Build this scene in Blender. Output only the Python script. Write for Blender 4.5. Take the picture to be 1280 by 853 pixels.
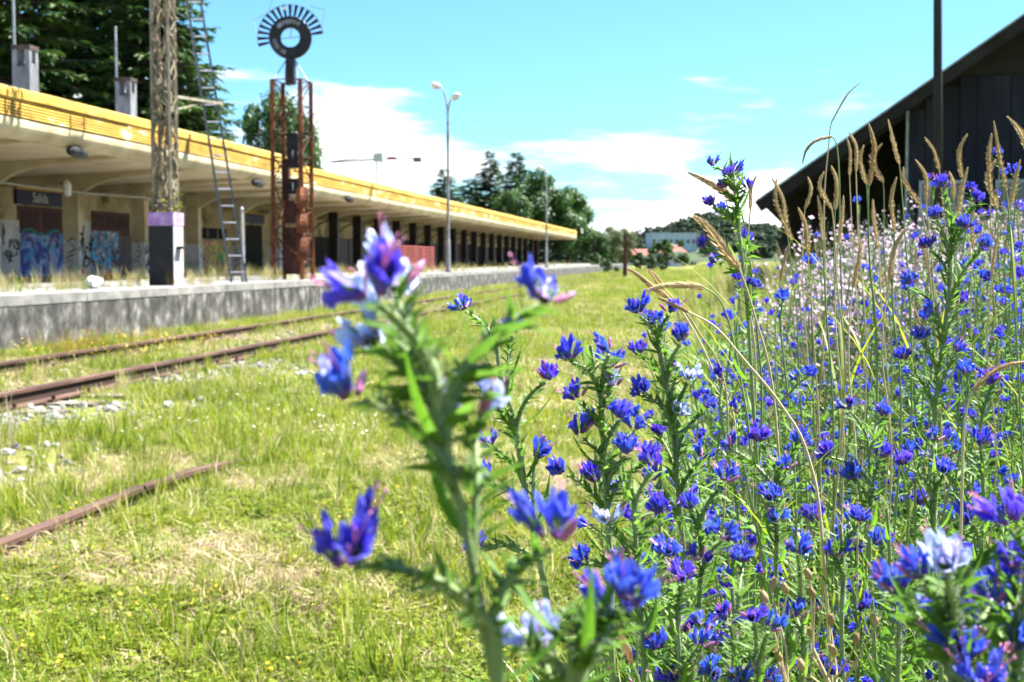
import bpy, math, random
import numpy as np
from mathutils import Vector, Matrix, Euler, noise as mnoise

random.seed(7)
R = math.radians
for o in list(bpy.data.objects):
    bpy.data.objects.remove(o)
SC = bpy.context.scene
COL = SC.collection

# ------------------------------------------------------------------ camera
CAM_H = 1.25
FPX = 1700.0                     # focal length in photo pixels (1280 wide)
HEAD, PITCH = R(7.74), R(3.42)
cam_d = bpy.data.cameras.new('camera')
cam = bpy.data.objects.new('camera', cam_d)
COL.objects.link(cam)
cam.location = (0, 0, CAM_H)
cam.rotation_euler = (R(90) - PITCH, 0, HEAD)
cam_d.sensor_width = 36.0
cam_d.lens = FPX / 1280 * 36.0
cam_d.clip_start = 0.05
cam_d.clip_end = 5000
cam_d.dof.use_dof = True
cam_d.dof.focus_distance = 1.32
cam_d.dof.aperture_fstop = 17.7
SC.camera = cam

# ------------------------------------------------------------------ light
SUN_EL, SUN_AZ = R(57), R(52)    # azimuth clockwise from +Y towards +X
SKY_STRENGTH, SUN_STRENGTH, EXPOSURE = 0.05, 5.0, 2.3
world = bpy.data.worlds.new('World')
SC.world = world
world.use_nodes = True
wn, wl = world.node_tree.nodes, world.node_tree.links
wn.clear()
sky = wn.new('ShaderNodeTexSky')
sky.sky_type = 'NISHITA'
sky.sun_disc = False
sky.sun_elevation = SUN_EL
sky.sun_rotation = SUN_AZ
sky.air_density, sky.dust_density, sky.ozone_density = 1.0, 0.4, 3.0
tint = wn.new('ShaderNodeMix'); tint.data_type = 'RGBA'; tint.blend_type = 'MULTIPLY'
tint.inputs[0].default_value = 1.0
tint.inputs[7].default_value = (0.48, 0.80, 0.97, 1)
wl.new(sky.outputs[0], tint.inputs[6])
geo = wn.new('ShaderNodeTexCoord')
sep = wn.new('ShaderNodeSeparateXYZ'); wl.new(geo.outputs['Generated'], sep.inputs[0])
mp = wn.new('ShaderNodeMapping'); mp.inputs['Scale'].default_value = (5.5, 5.5, 26)
mp.inputs['Location'].default_value = (0.55, 0.0, 0.0)
wl.new(geo.outputs['Generated'], mp.inputs[0])
nz = wn.new('ShaderNodeTexNoise'); nz.inputs['Scale'].default_value = 1.0
nz.inputs['Detail'].default_value = 7; nz.inputs['Roughness'].default_value = 0.55
wl.new(mp.outputs[0], nz.inputs['Vector'])
bias = wn.new('ShaderNodeMapRange')
bias.inputs[1].default_value, bias.inputs[2].default_value = 0.0, 0.19
bias.inputs[3].default_value, bias.inputs[4].default_value = 0.29, -0.19
wl.new(sep.outputs[2], bias.inputs[0])
addn = wn.new('ShaderNodeMath'); addn.operation = 'ADD'
wl.new(nz.outputs['Fac'], addn.inputs[0]); wl.new(bias.outputs[0], addn.inputs[1])
cl = wn.new('ShaderNodeMapRange'); cl.interpolation_type = 'SMOOTHSTEP'
cl.inputs[1].default_value, cl.inputs[2].default_value = 0.52, 0.68
wl.new(addn.outputs[0], cl.inputs[0])
mixc = wn.new('ShaderNodeMix'); mixc.data_type = 'RGBA'
mixc.inputs[7].default_value = (7.6, 7.8, 8.0, 1)
wl.new(cl.outputs[0], mixc.inputs[0]); wl.new(tint.outputs[2], mixc.inputs[6])
bg = wn.new('ShaderNodeBackground'); bg.inputs[1].default_value = SKY_STRENGTH
wl.new(mixc.outputs[2], bg.inputs[0])
wo = wn.new('ShaderNodeOutputWorld'); wl.new(bg.outputs[0], wo.inputs[0])

sun_d = bpy.data.lights.new('sun', 'SUN')
sun_d.energy = SUN_STRENGTH; sun_d.angle = R(0.53); sun_d.color = (1.0, 0.955, 0.88)
sun = bpy.data.objects.new('sun', sun_d); COL.objects.link(sun)
to_sun = Vector((math.sin(SUN_AZ) * math.cos(SUN_EL), math.cos(SUN_AZ) * math.cos(SUN_EL), math.sin(SUN_EL)))
sun.rotation_euler = to_sun.to_track_quat('Z', 'Y').to_euler()
sun.location = to_sun * 60

vs = SC.view_settings
vs.view_transform = 'Standard'; vs.look = 'None'; vs.exposure = EXPOSURE; vs.gamma = 1.0
vs.use_curve_mapping = False
SC.render.engine = 'CYCLES'
SC.cycles.use_denoising = True
SC.cycles.use_adaptive_sampling = True
SC.cycles.adaptive_threshold = 0.02
SC.cycles.max_bounces = 5
SC.cycles.diffuse_bounces = 3
SC.cycles.transparent_max_bounces = 8
SC.cycles.caustics_reflective = False
SC.cycles.caustics_refractive = False

# ------------------------------------------------------------------ helpers
CAMM = Matrix.Translation(cam.location) @ Euler(cam.rotation_euler).to_matrix().to_4x4()
def P(px, py, zc):
    """point at photo pixel and depth (metres along the lens axis)"""
    return CAMM @ Vector(((px - 640) / FPX * zc, -(py - 426.5) / FPX * zc, -zc))
CH, SH = math.cos(HEAD), math.sin(HEAD)
def depth(x, y):
    return y * CH - x * SH
def px_of(x, y):
    z = depth(x, y)
    return 640 + FPX * (x * CH + y * SH) / z if z > .01 else 9999
def from_pd(px, zc, z=0.0):
    """ground position for a heading (photo column) and a depth"""
    xc = (px - 640) / FPX * zc
    return Vector((xc * CH - zc * SH, xc * SH + zc * CH, z))
def sst(a, b, x):
    t = max(0.0, min(1.0, (x - a) / (b - a)))
    return t * t * (3 - 2 * t)
def gz(x, y):
    z = 0.70 * sst(-0.95, 1.7, x)
    z += 0.03 * mnoise.noise(Vector((x * .5, y * .5, 1.3))) * (1 if abs(y) < 60 else 0)
    return z

class MB:
    def __init__(s):
        s.v, s.f, s.m, s.t, s.n = [], [], [], [], 0
    def add(s, vs, fs, mi=0, tt=None):
        b = s.n
        s.v.extend([tuple(q) for q in vs]); s.n += len(vs)
        s.t.extend(tt if tt is not None else [0.0] * len(vs))
        for q in fs:
            s.f.append(tuple(b + i for i in q)); s.m.append(mi)
    def box(s, x0, x1, y0, y1, z0, z1, mi=0, M=None):
        vs = [Vector((x, y, z)) for z in (z0, z1) for y in (y0, y1) for x in (x0, x1)]
        if M is not None: vs = [M @ q for q in vs]
        s.add(vs, [(0, 2, 3, 1), (4, 5, 7, 6), (0, 1, 5, 4), (2, 6, 7, 3), (0, 4, 6, 2), (1, 3, 7, 5)], mi)
        return s
    def bar(s, a, b, w, h=None, mi=0, up=Vector((0, 0, 1))):
        a, b = Vector(a), Vector(b); d = b - a; L = d.length
        d.normalize(); h = w if h is None else h
        x = d.cross(up)
        if x.length < 1e-3: x = d.cross(Vector((0, 1, 0)))
        x.normalize(); u = x.cross(d)
        M = Matrix((x, d, u)).transposed().to_4x4(); M.translation = a
        return s.box(-w / 2, w / 2, 0, L, -h / 2, h / 2, mi, M)
    def tube(s, pts, rad, n=6, mi=0, cap=True, tt=None):
        pts = [Vector(p) for p in pts]
        if not isinstance(rad, (list, tuple)): rad = [rad] * len(pts)
        vs, fs, ts = [], [], []
        ref = Vector((0.31, 0.77, 0.55)).normalized(); px_ = None
        for i, p in enumerate(pts):
            d = (pts[min(i + 1, len(pts) - 1)] - pts[max(i - 1, 0)])
            if d.length < 1e-9: d = Vector((0, 0, 1))
            d.normalize()
            x = d.cross(ref) if px_ is None else px_ - d * px_.dot(d)
            if x.length < 1e-4: x = d.orthogonal()
            x.normalize(); px_ = x; y = d.cross(x)
            for k in range(n):
                a = 2 * math.pi * k / n
                vs.append(p + (x * math.cos(a) + y * math.sin(a)) * rad[i]); ts.append(i / (len(pts) - 1))
        for i in range(len(pts) - 1):
            for k in range(n):
                k2 = (k + 1) % n
                fs.append((i * n + k, i * n + k2, (i + 1) * n + k2, (i + 1) * n + k))
        if cap:
            fs.append(tuple(range(n - 1, -1, -1))); e = (len(pts) - 1) * n
            fs.append(tuple(range(e, e + n)))
        s.add(vs, fs, mi, ts if tt is None else [tt] * len(vs))
        return s
    def leaf(s, p, d, up, L, W, droop=0.3, n=4, fold=0.25, mi=0, shape=0, twist=0.0):
        """blade along d bending away from up; shape 0 lance, 1 grass, 2 oval"""
        p, d, up = Vector(p), Vector(d).normalized(), Vector(up)
        side = d.cross(up)
        if side.length < 1e-4: side = d.orthogonal()
        side.normalize(); nrm = side.cross(d).normalized()
        vs, fs = [], []
        for i in range(n + 1):
            t = i / n
            w = {0: math.sin(math.pi * (0.12 + 0.88 * t) ** 0.75), 1: (1 - t ** 1.8) * .9 + .02,
                 2: math.sin(math.pi * (0.08 + 0.92 * t) ** 0.9) ** .8}[shape] * W * .5
            if i == n: w = W * .02
            c = p + d * (L * t * (1 - droop * droop * t * .35)) - nrm * (L * droop * t * t)
            a = twist * t
            sd = side * math.cos(a) + nrm * math.sin(a)
            vs += [c - sd * w + nrm * (fold * w), c, c + sd * w + nrm * (fold * w)]
        for i in range(n):
            b = i * 3
            fs += [(b, b + 1, b + 4, b + 3), (b + 1, b + 2, b + 5, b + 4)]
        s.add(vs, fs, mi, [i / (len(vs) - 1) for i in range(len(vs))])
        return s
    def blade(s, p, d, L, W, bend, mi=0, n=3):
        """flat grass blade: d heading, bend horizontal vector"""
        p, d = Vector(p), Vector(d).normalized()
        side = Vector(bend).cross(Vector((0, 0, 1)))
        if side.length < 1e-5: side = Vector((1, 0, 0))
        side.normalize(); vs, fs = [], []
        for i in range(n + 1):
            t = i / n; c = p + d * (L * t) + Vector(bend) * (L * t * t) - Vector((0, 0, 1)) * (Vector(bend).length ** 2 * L * .45 * t ** 3)
            if i < n:
                w = W * .5 * (1 - t * .75) * (0.7 + .6 * min(1, t * 3))
                vs += [c - side * w, c + side * w]
            else: vs.append(c)
        for i in range(n - 1):
            b = 2 * i; fs.append((b, b + 1, b + 3, b + 2))
        b = 2 * (n - 1); fs.append((b, b + 1, b + 2))
        s.add(vs, fs, mi, [min(1, i / (2 * n)) for i in range(len(vs))])
        return s
    def mesh(s, name, mats, smooth=False):
        me = bpy.data.meshes.new(name)
        me.from_pydata(s.v, [], s.f)
        for m in (mats if isinstance(mats, (list, tuple)) else [mats]): me.materials.append(m)
        if s.m and max(s.m) > 0: me.polygons.foreach_set('material_index', s.m)
        if smooth: me.polygons.foreach_set('use_smooth', [True] * len(s.f))
        at = me.attributes.new('tt', 'FLOAT', 'POINT'); at.data.foreach_set('value', s.t)
        me.update()
        return me
    def build(s, name, mats, parent=None, smooth=False, loc=None, mat=None):
        return link(name, s.mesh(name, mats, smooth), parent, loc, mat)

def link(name, data, parent=None, loc=None, mat=None):
    o = bpy.data.objects.new(name, data)
    COL.objects.link(o)
    if parent is not None:
        o.parent = parent
    if mat is not None: o.matrix_basis = mat
    elif parent is not None and loc is None and parent.type == 'EMPTY':
        o.matrix_basis = Matrix.Translation(-parent.location)   # geometry given in world coordinates
    if loc is not None: o.location = loc
    return o
def tag(o, label, cat, group=None, kind=None):
    if label: o['label'] = label
    if cat: o['category'] = cat
    if group: o['group'] = group
    if kind: o['kind'] = kind
    return o
def thing(name, loc, label, cat, group=None):
    o = bpy.data.objects.new(name, None); COL.objects.link(o)
    o.location = loc; o.empty_display_size = .1
    return tag(o, label, cat, group)
def struct(o, label=None):
    o['kind'] = 'structure'
    if label: o['label'] = label
    return o

# ------------------------------------------------------------------ materials
def nodes_of(m):
    m.use_nodes = True
    nt = m.node_tree
    return nt, nt.nodes, nt.links, nt.nodes['Principled BSDF']
def ramp(N, stops, interp='LINEAR'):
    r = N.new('ShaderNodeValToRGB'); r.color_ramp.interpolation = interp
    e = r.color_ramp.elements
    while len(e) < len(stops): e.new(0.5)
    for el, (p, c) in zip(e, stops): el.position = p; el.color = (*c, 1)
    return r
def noise_node(N, L, scale, detail=4, rough=.55, stretch=(1, 1, 1), coord='Object', dist=0.0):
    tc = N.new('ShaderNodeTexCoord'); mp = N.new('ShaderNodeMapping')
    mp.inputs['Scale'].default_value = stretch
    if coord == 'World':
        g = N.new('ShaderNodeNewGeometry'); L.new(g.outputs['Position'], mp.inputs[0])
    else: L.new(tc.outputs[coord], mp.inputs[0])
    n = N.new('ShaderNodeTexNoise'); n.inputs['Scale'].default_value = scale
    n.inputs['Detail'].default_value = detail; n.inputs['Roughness'].default_value = rough
    n.inputs['Distortion'].default_value = dist
    L.new(mp.outputs[0], n.inputs['Vector'])
    return n
def surf(name, stops, scale=3.0, rough=.8, stretch=(1, 1, 1), bump=.0, bscale=None, metal=0.0, coord='World', detail=6, spec=.3, dist=0.0):
    m = bpy.data.materials.new(name); nt, N, L, b = nodes_of(m)
    n = noise_node(N, L, scale, detail, .6, stretch, coord, dist)
    r = ramp(N, stops); L.new(n.outputs['Fac'], r.inputs[0]); L.new(r.outputs[0], b.inputs['Base Color'])
    b.inputs['Roughness'].default_value = rough; b.inputs['Metallic'].default_value = metal
    b.inputs['Specular IOR Level'].default_value = spec
    if bump:
        n2 = noise_node(N, L, bscale or scale * 4, 6, .6, (1, 1, 1), coord)
        bp = N.new('ShaderNodeBump'); bp.inputs['Strength'].default_value = bump; bp.inputs['Distance'].default_value = .02
        L.new(n2.outputs['Fac'], bp.inputs['Height']); L.new(bp.outputs[0], b.inputs['Normal'])
    return m
def leafmat(name, stops, trans=.35, rough=.5, use='random', pscale=1.2, tcol=None, mixpatch=.5):
    """thin translucent leaf; tone varies by object / instance and by place"""
    m = bpy.data.materials.new(name); nt, N, L, b = nodes_of(m)
    r = ramp(N, stops)
    oi = N.new('ShaderNodeObjectInfo')
    n = noise_node(N, L, pscale, 3, .6, (1, 1, 1), 'World')
    mr = N.new('ShaderNodeMapRange'); mr.inputs[1].default_value, mr.inputs[2].default_value = .3, .7
    L.new(n.outputs['Fac'], mr.inputs[0])
    mx = N.new('ShaderNodeMix'); mx.inputs[0].default_value = mixpatch
    L.new(oi.outputs['Random'], mx.inputs[2]); L.new(mr.outputs[0], mx.inputs[3])
    L.new(mx.outputs[0], r.inputs[0])
    L.new(r.outputs[0], b.inputs['Base Color'])
    b.inputs['Roughness'].default_value = rough; b.inputs['Specular IOR Level'].default_value = .35
    tr = N.new('ShaderNodeBsdfTranslucent')
    if tcol:
        mm = N.new('ShaderNodeMix'); mm.data_type = 'RGBA'; mm.blend_type = 'MULTIPLY'; mm.inputs[0].default_value = 1
        mm.inputs[7].default_value = (*tcol, 1); L.new(r.outputs[0], mm.inputs[6]); L.new(mm.outputs[2], tr.inputs[0])
    else: L.new(r.outputs[0], tr.inputs[0])
    ms = N.new('ShaderNodeMixShader'); ms.inputs[0].default_value = trans
    L.new(b.outputs[0], ms.inputs[1]); L.new(tr.outputs[0], ms.inputs[2])
    L.new(ms.outputs[0], N['Material Output'].inputs[0])
    return m
def attrmat(name, stops, trans=.35, rough=.5, jitter=0.0, hue=0.0):
    """colour by the position along the petal (attribute tt)"""
    m = bpy.data.materials.new(name); nt, N, L, b = nodes_of(m)
    a = N.new('ShaderNodeAttribute'); a.attribute_name = 'tt'
    r = ramp(N, stops); L.new(a.outputs['Fac'], r.inputs[0])
    col = r.outputs[0]
    if jitter or hue:
        oi = N.new('ShaderNodeObjectInfo'); h = N.new('ShaderNodeHueSaturation')
        n = noise_node(N, L, 160, 2, .5, (1, 1, 1), 'World')
        mr = N.new('ShaderNodeMapRange'); mr.inputs[3].default_value, mr.inputs[4].default_value = .5 - hue, .5 + hue
        L.new(oi.outputs['Random'], mr.inputs[0]); L.new(mr.outputs[0], h.inputs['Hue'])
        m2 = N.new('ShaderNodeMapRange'); m2.inputs[1].default_value, m2.inputs[2].default_value = .3, .7
        m2.inputs[3].default_value, m2.inputs[4].default_value = 1 - jitter, 1 + jitter
        L.new(n.outputs['Fac'], m2.inputs[0]); L.new(m2.outputs[0], h.inputs['Value'])
        L.new(col, h.inputs['Color']); col = h.outputs[0]
    L.new(col, b.inputs['Base Color']); b.inputs['Roughness'].default_value = rough
    b.inputs['Specular IOR Level'].default_value = .45; b.inputs['Sheen Weight'].default_value = .25
    tr = N.new('ShaderNodeBsdfTranslucent'); L.new(col, tr.inputs[0])
    ms = N.new('ShaderNodeMixShader'); ms.inputs[0].default_value = trans
    L.new(b.outputs[0], ms.inputs[1]); L.new(tr.outputs[0], ms.inputs[2])
    L.new(ms.outputs[0], N['Material Output'].inputs[0])
    return m

M = {}
M['concrete'] = surf('concrete', [(.30, (.012, .012, .011)), (.43, (.036, .035, .033)), (.55, (.085, .083, .077)), (.70, (.27, .265, .25))], 3.6, .9, (1, .9, .75), .5, 9, detail=9)
M['coping'] = surf('coping', [(.3, (.09, .09, .085)), (.7, (.27, .265, .25))], 2.5, .9, (1, 1, 1), .4, 14)
M['yellow'] = surf('yellow_paint', [(.30, (.16, .09, .03)), (.40, (.46, .27, .04)), (.55, (.57, .35, .06)), (.75, (.62, .42, .11))], 2.6, .6, (1, .8, 3), .15, 20)
M['yellow_slat'] = surf('yellow_slat', [(.30, (.24, .14, .03)), (.40, (.50, .30, .05)), (.57, (.58, .37, .07)), (.62, (.70, .64, .52))], 1.5, .6, (1, .5, 1.6), .1, 20)
M['fascia_back'] = surf('fascia_gap_shade', [(.3, (.08, .045, .015)), (.7, (.22, .12, .03))], 3, .8)  # backing darkened: shadow in the slat gaps is put into its colour
M['cream'] = surf('cream_plaster', [(.25, (.10, .08, .04)), (.36, (.38, .31, .18)), (.6, (.54, .46, .30)), (.8, (.62, .55, .40))], 1.0, .85, (1, 1, 1), .2, 9, detail=8)
M['soffit'] = surf('soffit_plaster', [(.25, (.20, .15, .09)), (.4, (.56, .46, .30)), (.75, (.70, .60, .42))], .8, .85, (1, 1, 1), .1, 9, detail=8)
M['wall'] = surf('wall_plaster', [(.32, (.05, .04, .03)), (.42, (.36, .29, .16)), (.62, (.56, .47, .29)), (.8, (.64, .57, .42))], 1.0, .9, (1, 1, 1), .2, 9, detail=9, dist=.8)
M['white_wall'] = surf('whitewashed_wall', [(.3, (.2, .2, .2)), (.45, (.55, .55, .55)), (.8, (.75, .75, .74))], 2.0, .9, (1, 1, 1), .2, 9, detail=8)
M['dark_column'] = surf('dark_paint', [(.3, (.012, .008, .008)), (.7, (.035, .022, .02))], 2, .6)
M['door_red'] = surf('oxblood_paint', [(.3, (.05, .012, .014)), (.7, (.11, .03, .03))], 2, .6)
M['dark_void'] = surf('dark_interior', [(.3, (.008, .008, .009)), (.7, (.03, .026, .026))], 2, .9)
M['roofing'] = surf('grey_roofing', [(.3, (.22, .22, .22)), (.7, (.42, .42, .42))], 1, .7)
M['cement'] = surf('chimney_cement', [(.3, (.05, .053, .06)), (.5, (.13, .135, .145)), (.75, (.24, .245, .25))], 3, .9, (1, 1, .5), .3, 12)
M['soot'] = surf('soot', [(.3, (.03, .022, .02)), (.7, (.09, .065, .055))], 6, .95)
M['rail'] = surf('rusty_rail', [(.3, (.03, .016, .012)), (.5, (.075, .038, .028)), (.72, (.15, .09, .07))], 7, .8, (1, .15, 1), .3, 40)
M['rail_web'] = surf('rail_web_rust', [(.3, (.018, .010, .008)), (.7, (.055, .028, .02))], 6, .9, (1, .2, 1), .3, 40)
M['rust'] = surf('orange_rust', [(.28, (.05, .018, .012)), (.48, (.16, .05, .025)), (.66, (.34, .12, .05)), (.8, (.42, .20, .10))], 4, .85, (1, 1, .5), .3, 30)
M['rust_dark'] = surf('dark_rust', [(.3, (.03, .014, .012)), (.6, (.10, .04, .03)), (.8, (.18, .08, .06))], 4, .85, (1, 1, .5), .3, 30)
M['black'] = surf('black_enamel', [(.3, (.006, .006, .008)), (.7, (.02, .02, .024))], 4, .5)
M['white'] = surf('white_enamel', [(.3, (.6, .6, .6)), (.7, (.8, .8, .8))], 4, .5)
M['lilac'] = surf('lilac_paint', [(.35, (.30, .13, .42)), (.6, (.52, .32, .62)), (.75, (.7, .6, .74))], 5, .7)
M['plinth_white'] = surf('whitewash', [(.3, (.12, .12, .12)), (.45, (.34, .34, .34)), (.8, (.50, .50, .50))], 3, .85, (1, 1, .5), .2, 14)
M['bark_grey'] = surf('grey_steel_paint', [(.3, (.10, .085, .06)), (.6, (.28, .25, .19)), (.8, (.4, .37, .3))], 9, .8, (1, 1, .4))
M['vine'] = surf('dry_vine', [(.3, (.10, .07, .045)), (.55, (.28, .22, .15)), (.8, (.44, .37, .27))], 12, .9)
M['steel'] = surf('galvanised_steel', [(.3, (.20, .21, .23)), (.7, (.40, .41, .43))], 6, .5, metal=.3)
M['ladder'] = surf('ladder_steel', [(.3, (.07, .08, .11)), (.7, (.18, .19, .23))], 6, .6)
M['lamp_pole'] = surf('lamp_pole_steel', [(.35, (.18, .09, .06)), (.5, (.30, .30, .31)), (.75, (.42, .43, .45))], 1.1, .6, (1, 1, 1), metal=.2)
M['lamp_head'] = surf('lamp_head_grey', [(.3, (.5, .5, .5)), (.7, (.68, .68, .68))], 6, .4)
M['lamp_glass'] = surf('lamp_lens', [(.3, (.42, .30, .22)), (.7, (.55, .44, .34))], 6, .2)
M['red_paint'] = surf('faded_red_paint', [(.3, (.26, .05, .045)), (.7, (.42, .12, .10))], 3, .6)
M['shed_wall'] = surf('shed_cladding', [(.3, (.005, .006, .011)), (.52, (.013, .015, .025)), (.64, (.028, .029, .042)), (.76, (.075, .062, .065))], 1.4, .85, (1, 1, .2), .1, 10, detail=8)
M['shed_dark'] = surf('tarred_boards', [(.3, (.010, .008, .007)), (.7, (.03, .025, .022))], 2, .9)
M['shed_roof'] = surf('corrugated_roof', [(.3, (.06, .05, .045)), (.7, (.14, .12, .11))], 2, .7)
M['pole_dark'] = surf('creosoted_pole', [(.3, (.012, .011, .012)), (.7, (.04, .035, .032))], 6, .85, (1, 1, .1))
M['wood_sleeper'] = surf('old_sleeper', [(.3, (.07, .055, .045)), (.7, (.22, .19, .16))], 4, .95, (1, .3, 1), .4, 20)
M['stone'] = surf('ballast_stone', [(.3, (.09, .085, .08)), (.5, (.22, .215, .20)), (.7, (.40, .39, .37))], 9, .95)
M['bag'] = surf('white_plastic', [(.3, (.6, .62, .64)), (.7, (.8, .8, .8))], 9, .4)
M['cable'] = surf('pale_cable', [(.3, (.4, .4, .4)), (.7, (.55, .55, .55))], 9, .5)
M['sign_blue'] = surf('sign_blue', [(.3, (.010, .012, .07)), (.7, (.02, .022, .11))], 3, .5)
M['bark'] = surf('tree_bark', [(.3, (.04, .03, .022)), (.7, (.13, .10, .075))], 4, .95, (1, 1, .3))
M['house_white'] = surf('white_render', [(.3, (.55, .56, .58)), (.7, (.7, .71, .73))], .3, .9)
M['house_blue'] = surf('pale_blue_cladding', [(.3, (.36, .44, .54)), (.7, (.46, .53, .62))], .3, .8)
M['house_grey'] = surf('grey_render', [(.3, (.16, .18, .21)), (.7, (.26, .28, .30))], .3, .9)
M['tile_red'] = surf('red_roof', [(.3, (.16, .055, .035)), (.7, (.26, .10, .07))], .6, .8)
M['window_dark'] = surf('window_glass', [(.3, (.02, .025, .03)), (.7, (.05, .06, .07))], 1, .15, spec=.6)
M['dark_pane'] = surf('grimy_pane', [(.3, (.025, .010, .012)), (.7, (.07, .03, .035))], 2, .7)
M['crane_white'] = surf('crane_paint', [(.3, (.4, .4, .42)), (.7, (.55, .55, .56))], 1, .6)
M['crane_dark'] = surf('crane_counterweight', [(.3, (.10, .10, .13)), (.7, (.18, .18, .2))], 1, .8)
M['crane_red'] = surf('crane_red', [(.3, (.36, .06, .05)), (.7, (.5, .12, .1))], 1, .6)

def graffiti(name, cols, scale=1.2, seed=0.0):
    m = bpy.data.materials.new(name); nt, N, L, b = nodes_of(m)
    n = noise_node(N, L, scale, 1.2, .4, (1, 1, 1), 'World', 1.6)
    n.noise_dimensions = '4D'
    n.inputs['W'].default_value = seed
    k = len(cols)
    r = ramp(N, [(.26 + .48 * i / k, c) for i, c in enumerate(cols)], 'CONSTANT')
    L.new(n.outputs['Fac'], r.inputs[0]); L.new(r.outputs[0], b.inputs['Base Color'])
    b.inputs['Roughness'].default_value = .6
    return m
GB = [(.02, .02, .10), (.03, .05, .45), (.02, .03, .22), (.04, .26, .70), (.38, .34, .66), (.03, .48, .55), (.05, .05, .28)]
M['graf_blue'] = graffiti('graffiti_blue', GB, 1.5, 1.0)
M['graf_cyan'] = graffiti('graffiti_cyan', [(.04, .40, .75), (.02, .03, .05), (.10, .07, .10), (.04, .48, .85), (.20, .06, .10), (.45, .60, .70), (.03, .2, .24)], 1.7, 4.0)
M['graf_yellow'] = graffiti('graffiti_yellow', [(.14, .36, .05), (.62, .52, .05), (.7, .58, .06), (.45, .06, .20), (.60, .50, .06), (.06, .32, .06)], 1.7, 7.0)
M['graf_dark'] = graffiti('graffiti_dark', [(.02, .02, .02), (.10, .08, .07), (.03, .03, .04), (.16, .05, .05), (.05, .06, .10), (.02, .02, .02)], 1.6, 9.0)
M['spray_black'] = surf('black_spray', [(.3, (.012, .012, .014)), (.7, (.03, .03, .03))], 9, .6)
M['spray_white'] = surf('white_spray', [(.3, (.55, .55, .58)), (.7, (.75, .75, .78))], 9, .6)

# vegetation
M['grass'] = leafmat('grass_blade', [(0, (.13, .19, .012)), (.45, (.22, .28, .018)), (.8, (.33, .35, .035)), (1, (.44, .41, .11))], .45, .5)
M['grass_deep'] = leafmat('grass_deep', [(0, (.06, .14, .010)), (.6, (.13, .23, .016)), (1, (.24, .31, .03))], .45, .45)
M['clover'] = leafmat('clover_leaf', [(0, (.11, .18, .012)), (.5, (.20, .26, .016)), (1, (.33, .34, .03))], .42, .5)
M['straw'] = leafmat('dry_straw', [(0, (.30, .22, .11)), (.5, (.50, .41, .24)), (1, (.64, .57, .40))], .25, .7)
M['straw_brown'] = leafmat('brown_thatch', [(0, (.12, .075, .04)), (1, (.34, .25, .14))], .2, .8)
M['seed'] = leafmat('ripe_seed_head', [(0, (.30, .19, .09)), (.5, (.46, .33, .17)), (1, (.58, .45, .26))], .3, .7)
M['conifer'] = leafmat('conifer_needles', [(0, (.014, .042, .012)), (.5, (.036, .085, .016)), (1, (.10, .17, .025))], .2, .6, pscale=.5, mixpatch=.85)
M['broad'] = leafmat('broad_leaves', [(0, (.02, .06, .012)), (.5, (.04, .10, .016)), (1, (.08, .17, .025))], .3, .5, pscale=.45, mixpatch=.85)
M['willow'] = leafmat('grey_green_leaves', [(0, (.06, .09, .035)), (1, (.15, .18, .075))], .3, .6, pscale=.5, mixpatch=.8)
M['wood_far'] = leafmat('far_wood', [(0, (.016, .045, .020)), (1, (.05, .095, .035))], .15, .7, pscale=.05, mixpatch=.8)
M['bug_stem'] = leafmat('bristly_stem', [(0, (.14, .21, .06)), (1, (.24, .31, .13))], .2, .6)
M['bug_leaf'] = leafmat('bugloss_leaf', [(0, (.06, .16, .012)), (.6, (.12, .26, .02)), (1, (.22, .36, .045))], .5, .5)
M['bract'] = leafmat('hairy_bract', [(0, (.08, .18, .022)), (.6, (.14, .27, .035)), (1, (.25, .37, .09))], .5, .55)
M['hair'] = leafmat('pale_bristles', [(0, (.45, .50, .38)), (1, (.70, .74, .62))], .5, .6)
M['petal'] = attrmat('blue_petal', [(0, (.34, .06, .30)), (.10, (.16, .05, .46)), (.28, (.045, .035, .50)), (.85, (.030, .042, .58)), (1, (.085, .105, .68))], .42, .42, .45, .016)
M['petal_pale'] = attrmat('fading_blue_petal', [(0, (.36, .22, .50)), (.5, (.30, .36, .78)), (1, (.52, .60, .88))], .4, .45, .3, .01)
M['bud'] = attrmat('pink_bud', [(0, (.40, .12, .28)), (.6, (.55, .12, .36)), (1, (.30, .16, .60))], .35, .5, .2, .02)
M['stamen'] = surf('pink_stamen', [(.3, (.5, .14, .30)), (.7, (.66, .26, .42))], 40, .5)
M['pink'] = leafmat('pale_pink_petal', [(0, (.50, .30, .50)), (.5, (.64, .48, .63)), (1, (.76, .68, .75))], .4, .5, mixpatch=.2)
M['yellow_fl'] = leafmat('yellow_petal', [(0, (.72, .48, .02)), (1, (.80, .62, .04))], .35, .5)
M['daisy'] = leafmat('white_petal', [(0, (.70, .70, .66)), (1, (.80, .80, .78))], .3, .5)
M['sorrel'] = leafmat('red_sorrel', [(0, (.22, .06, .03)), (1, (.40, .17, .08))], .3, .6)
M['weed_leaf'] = leafmat('broad_weed_leaf', [(0, (.06, .17, .012)), (.6, (.12, .27, .02)), (1, (.22, .36, .035))], .45, .4)

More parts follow.
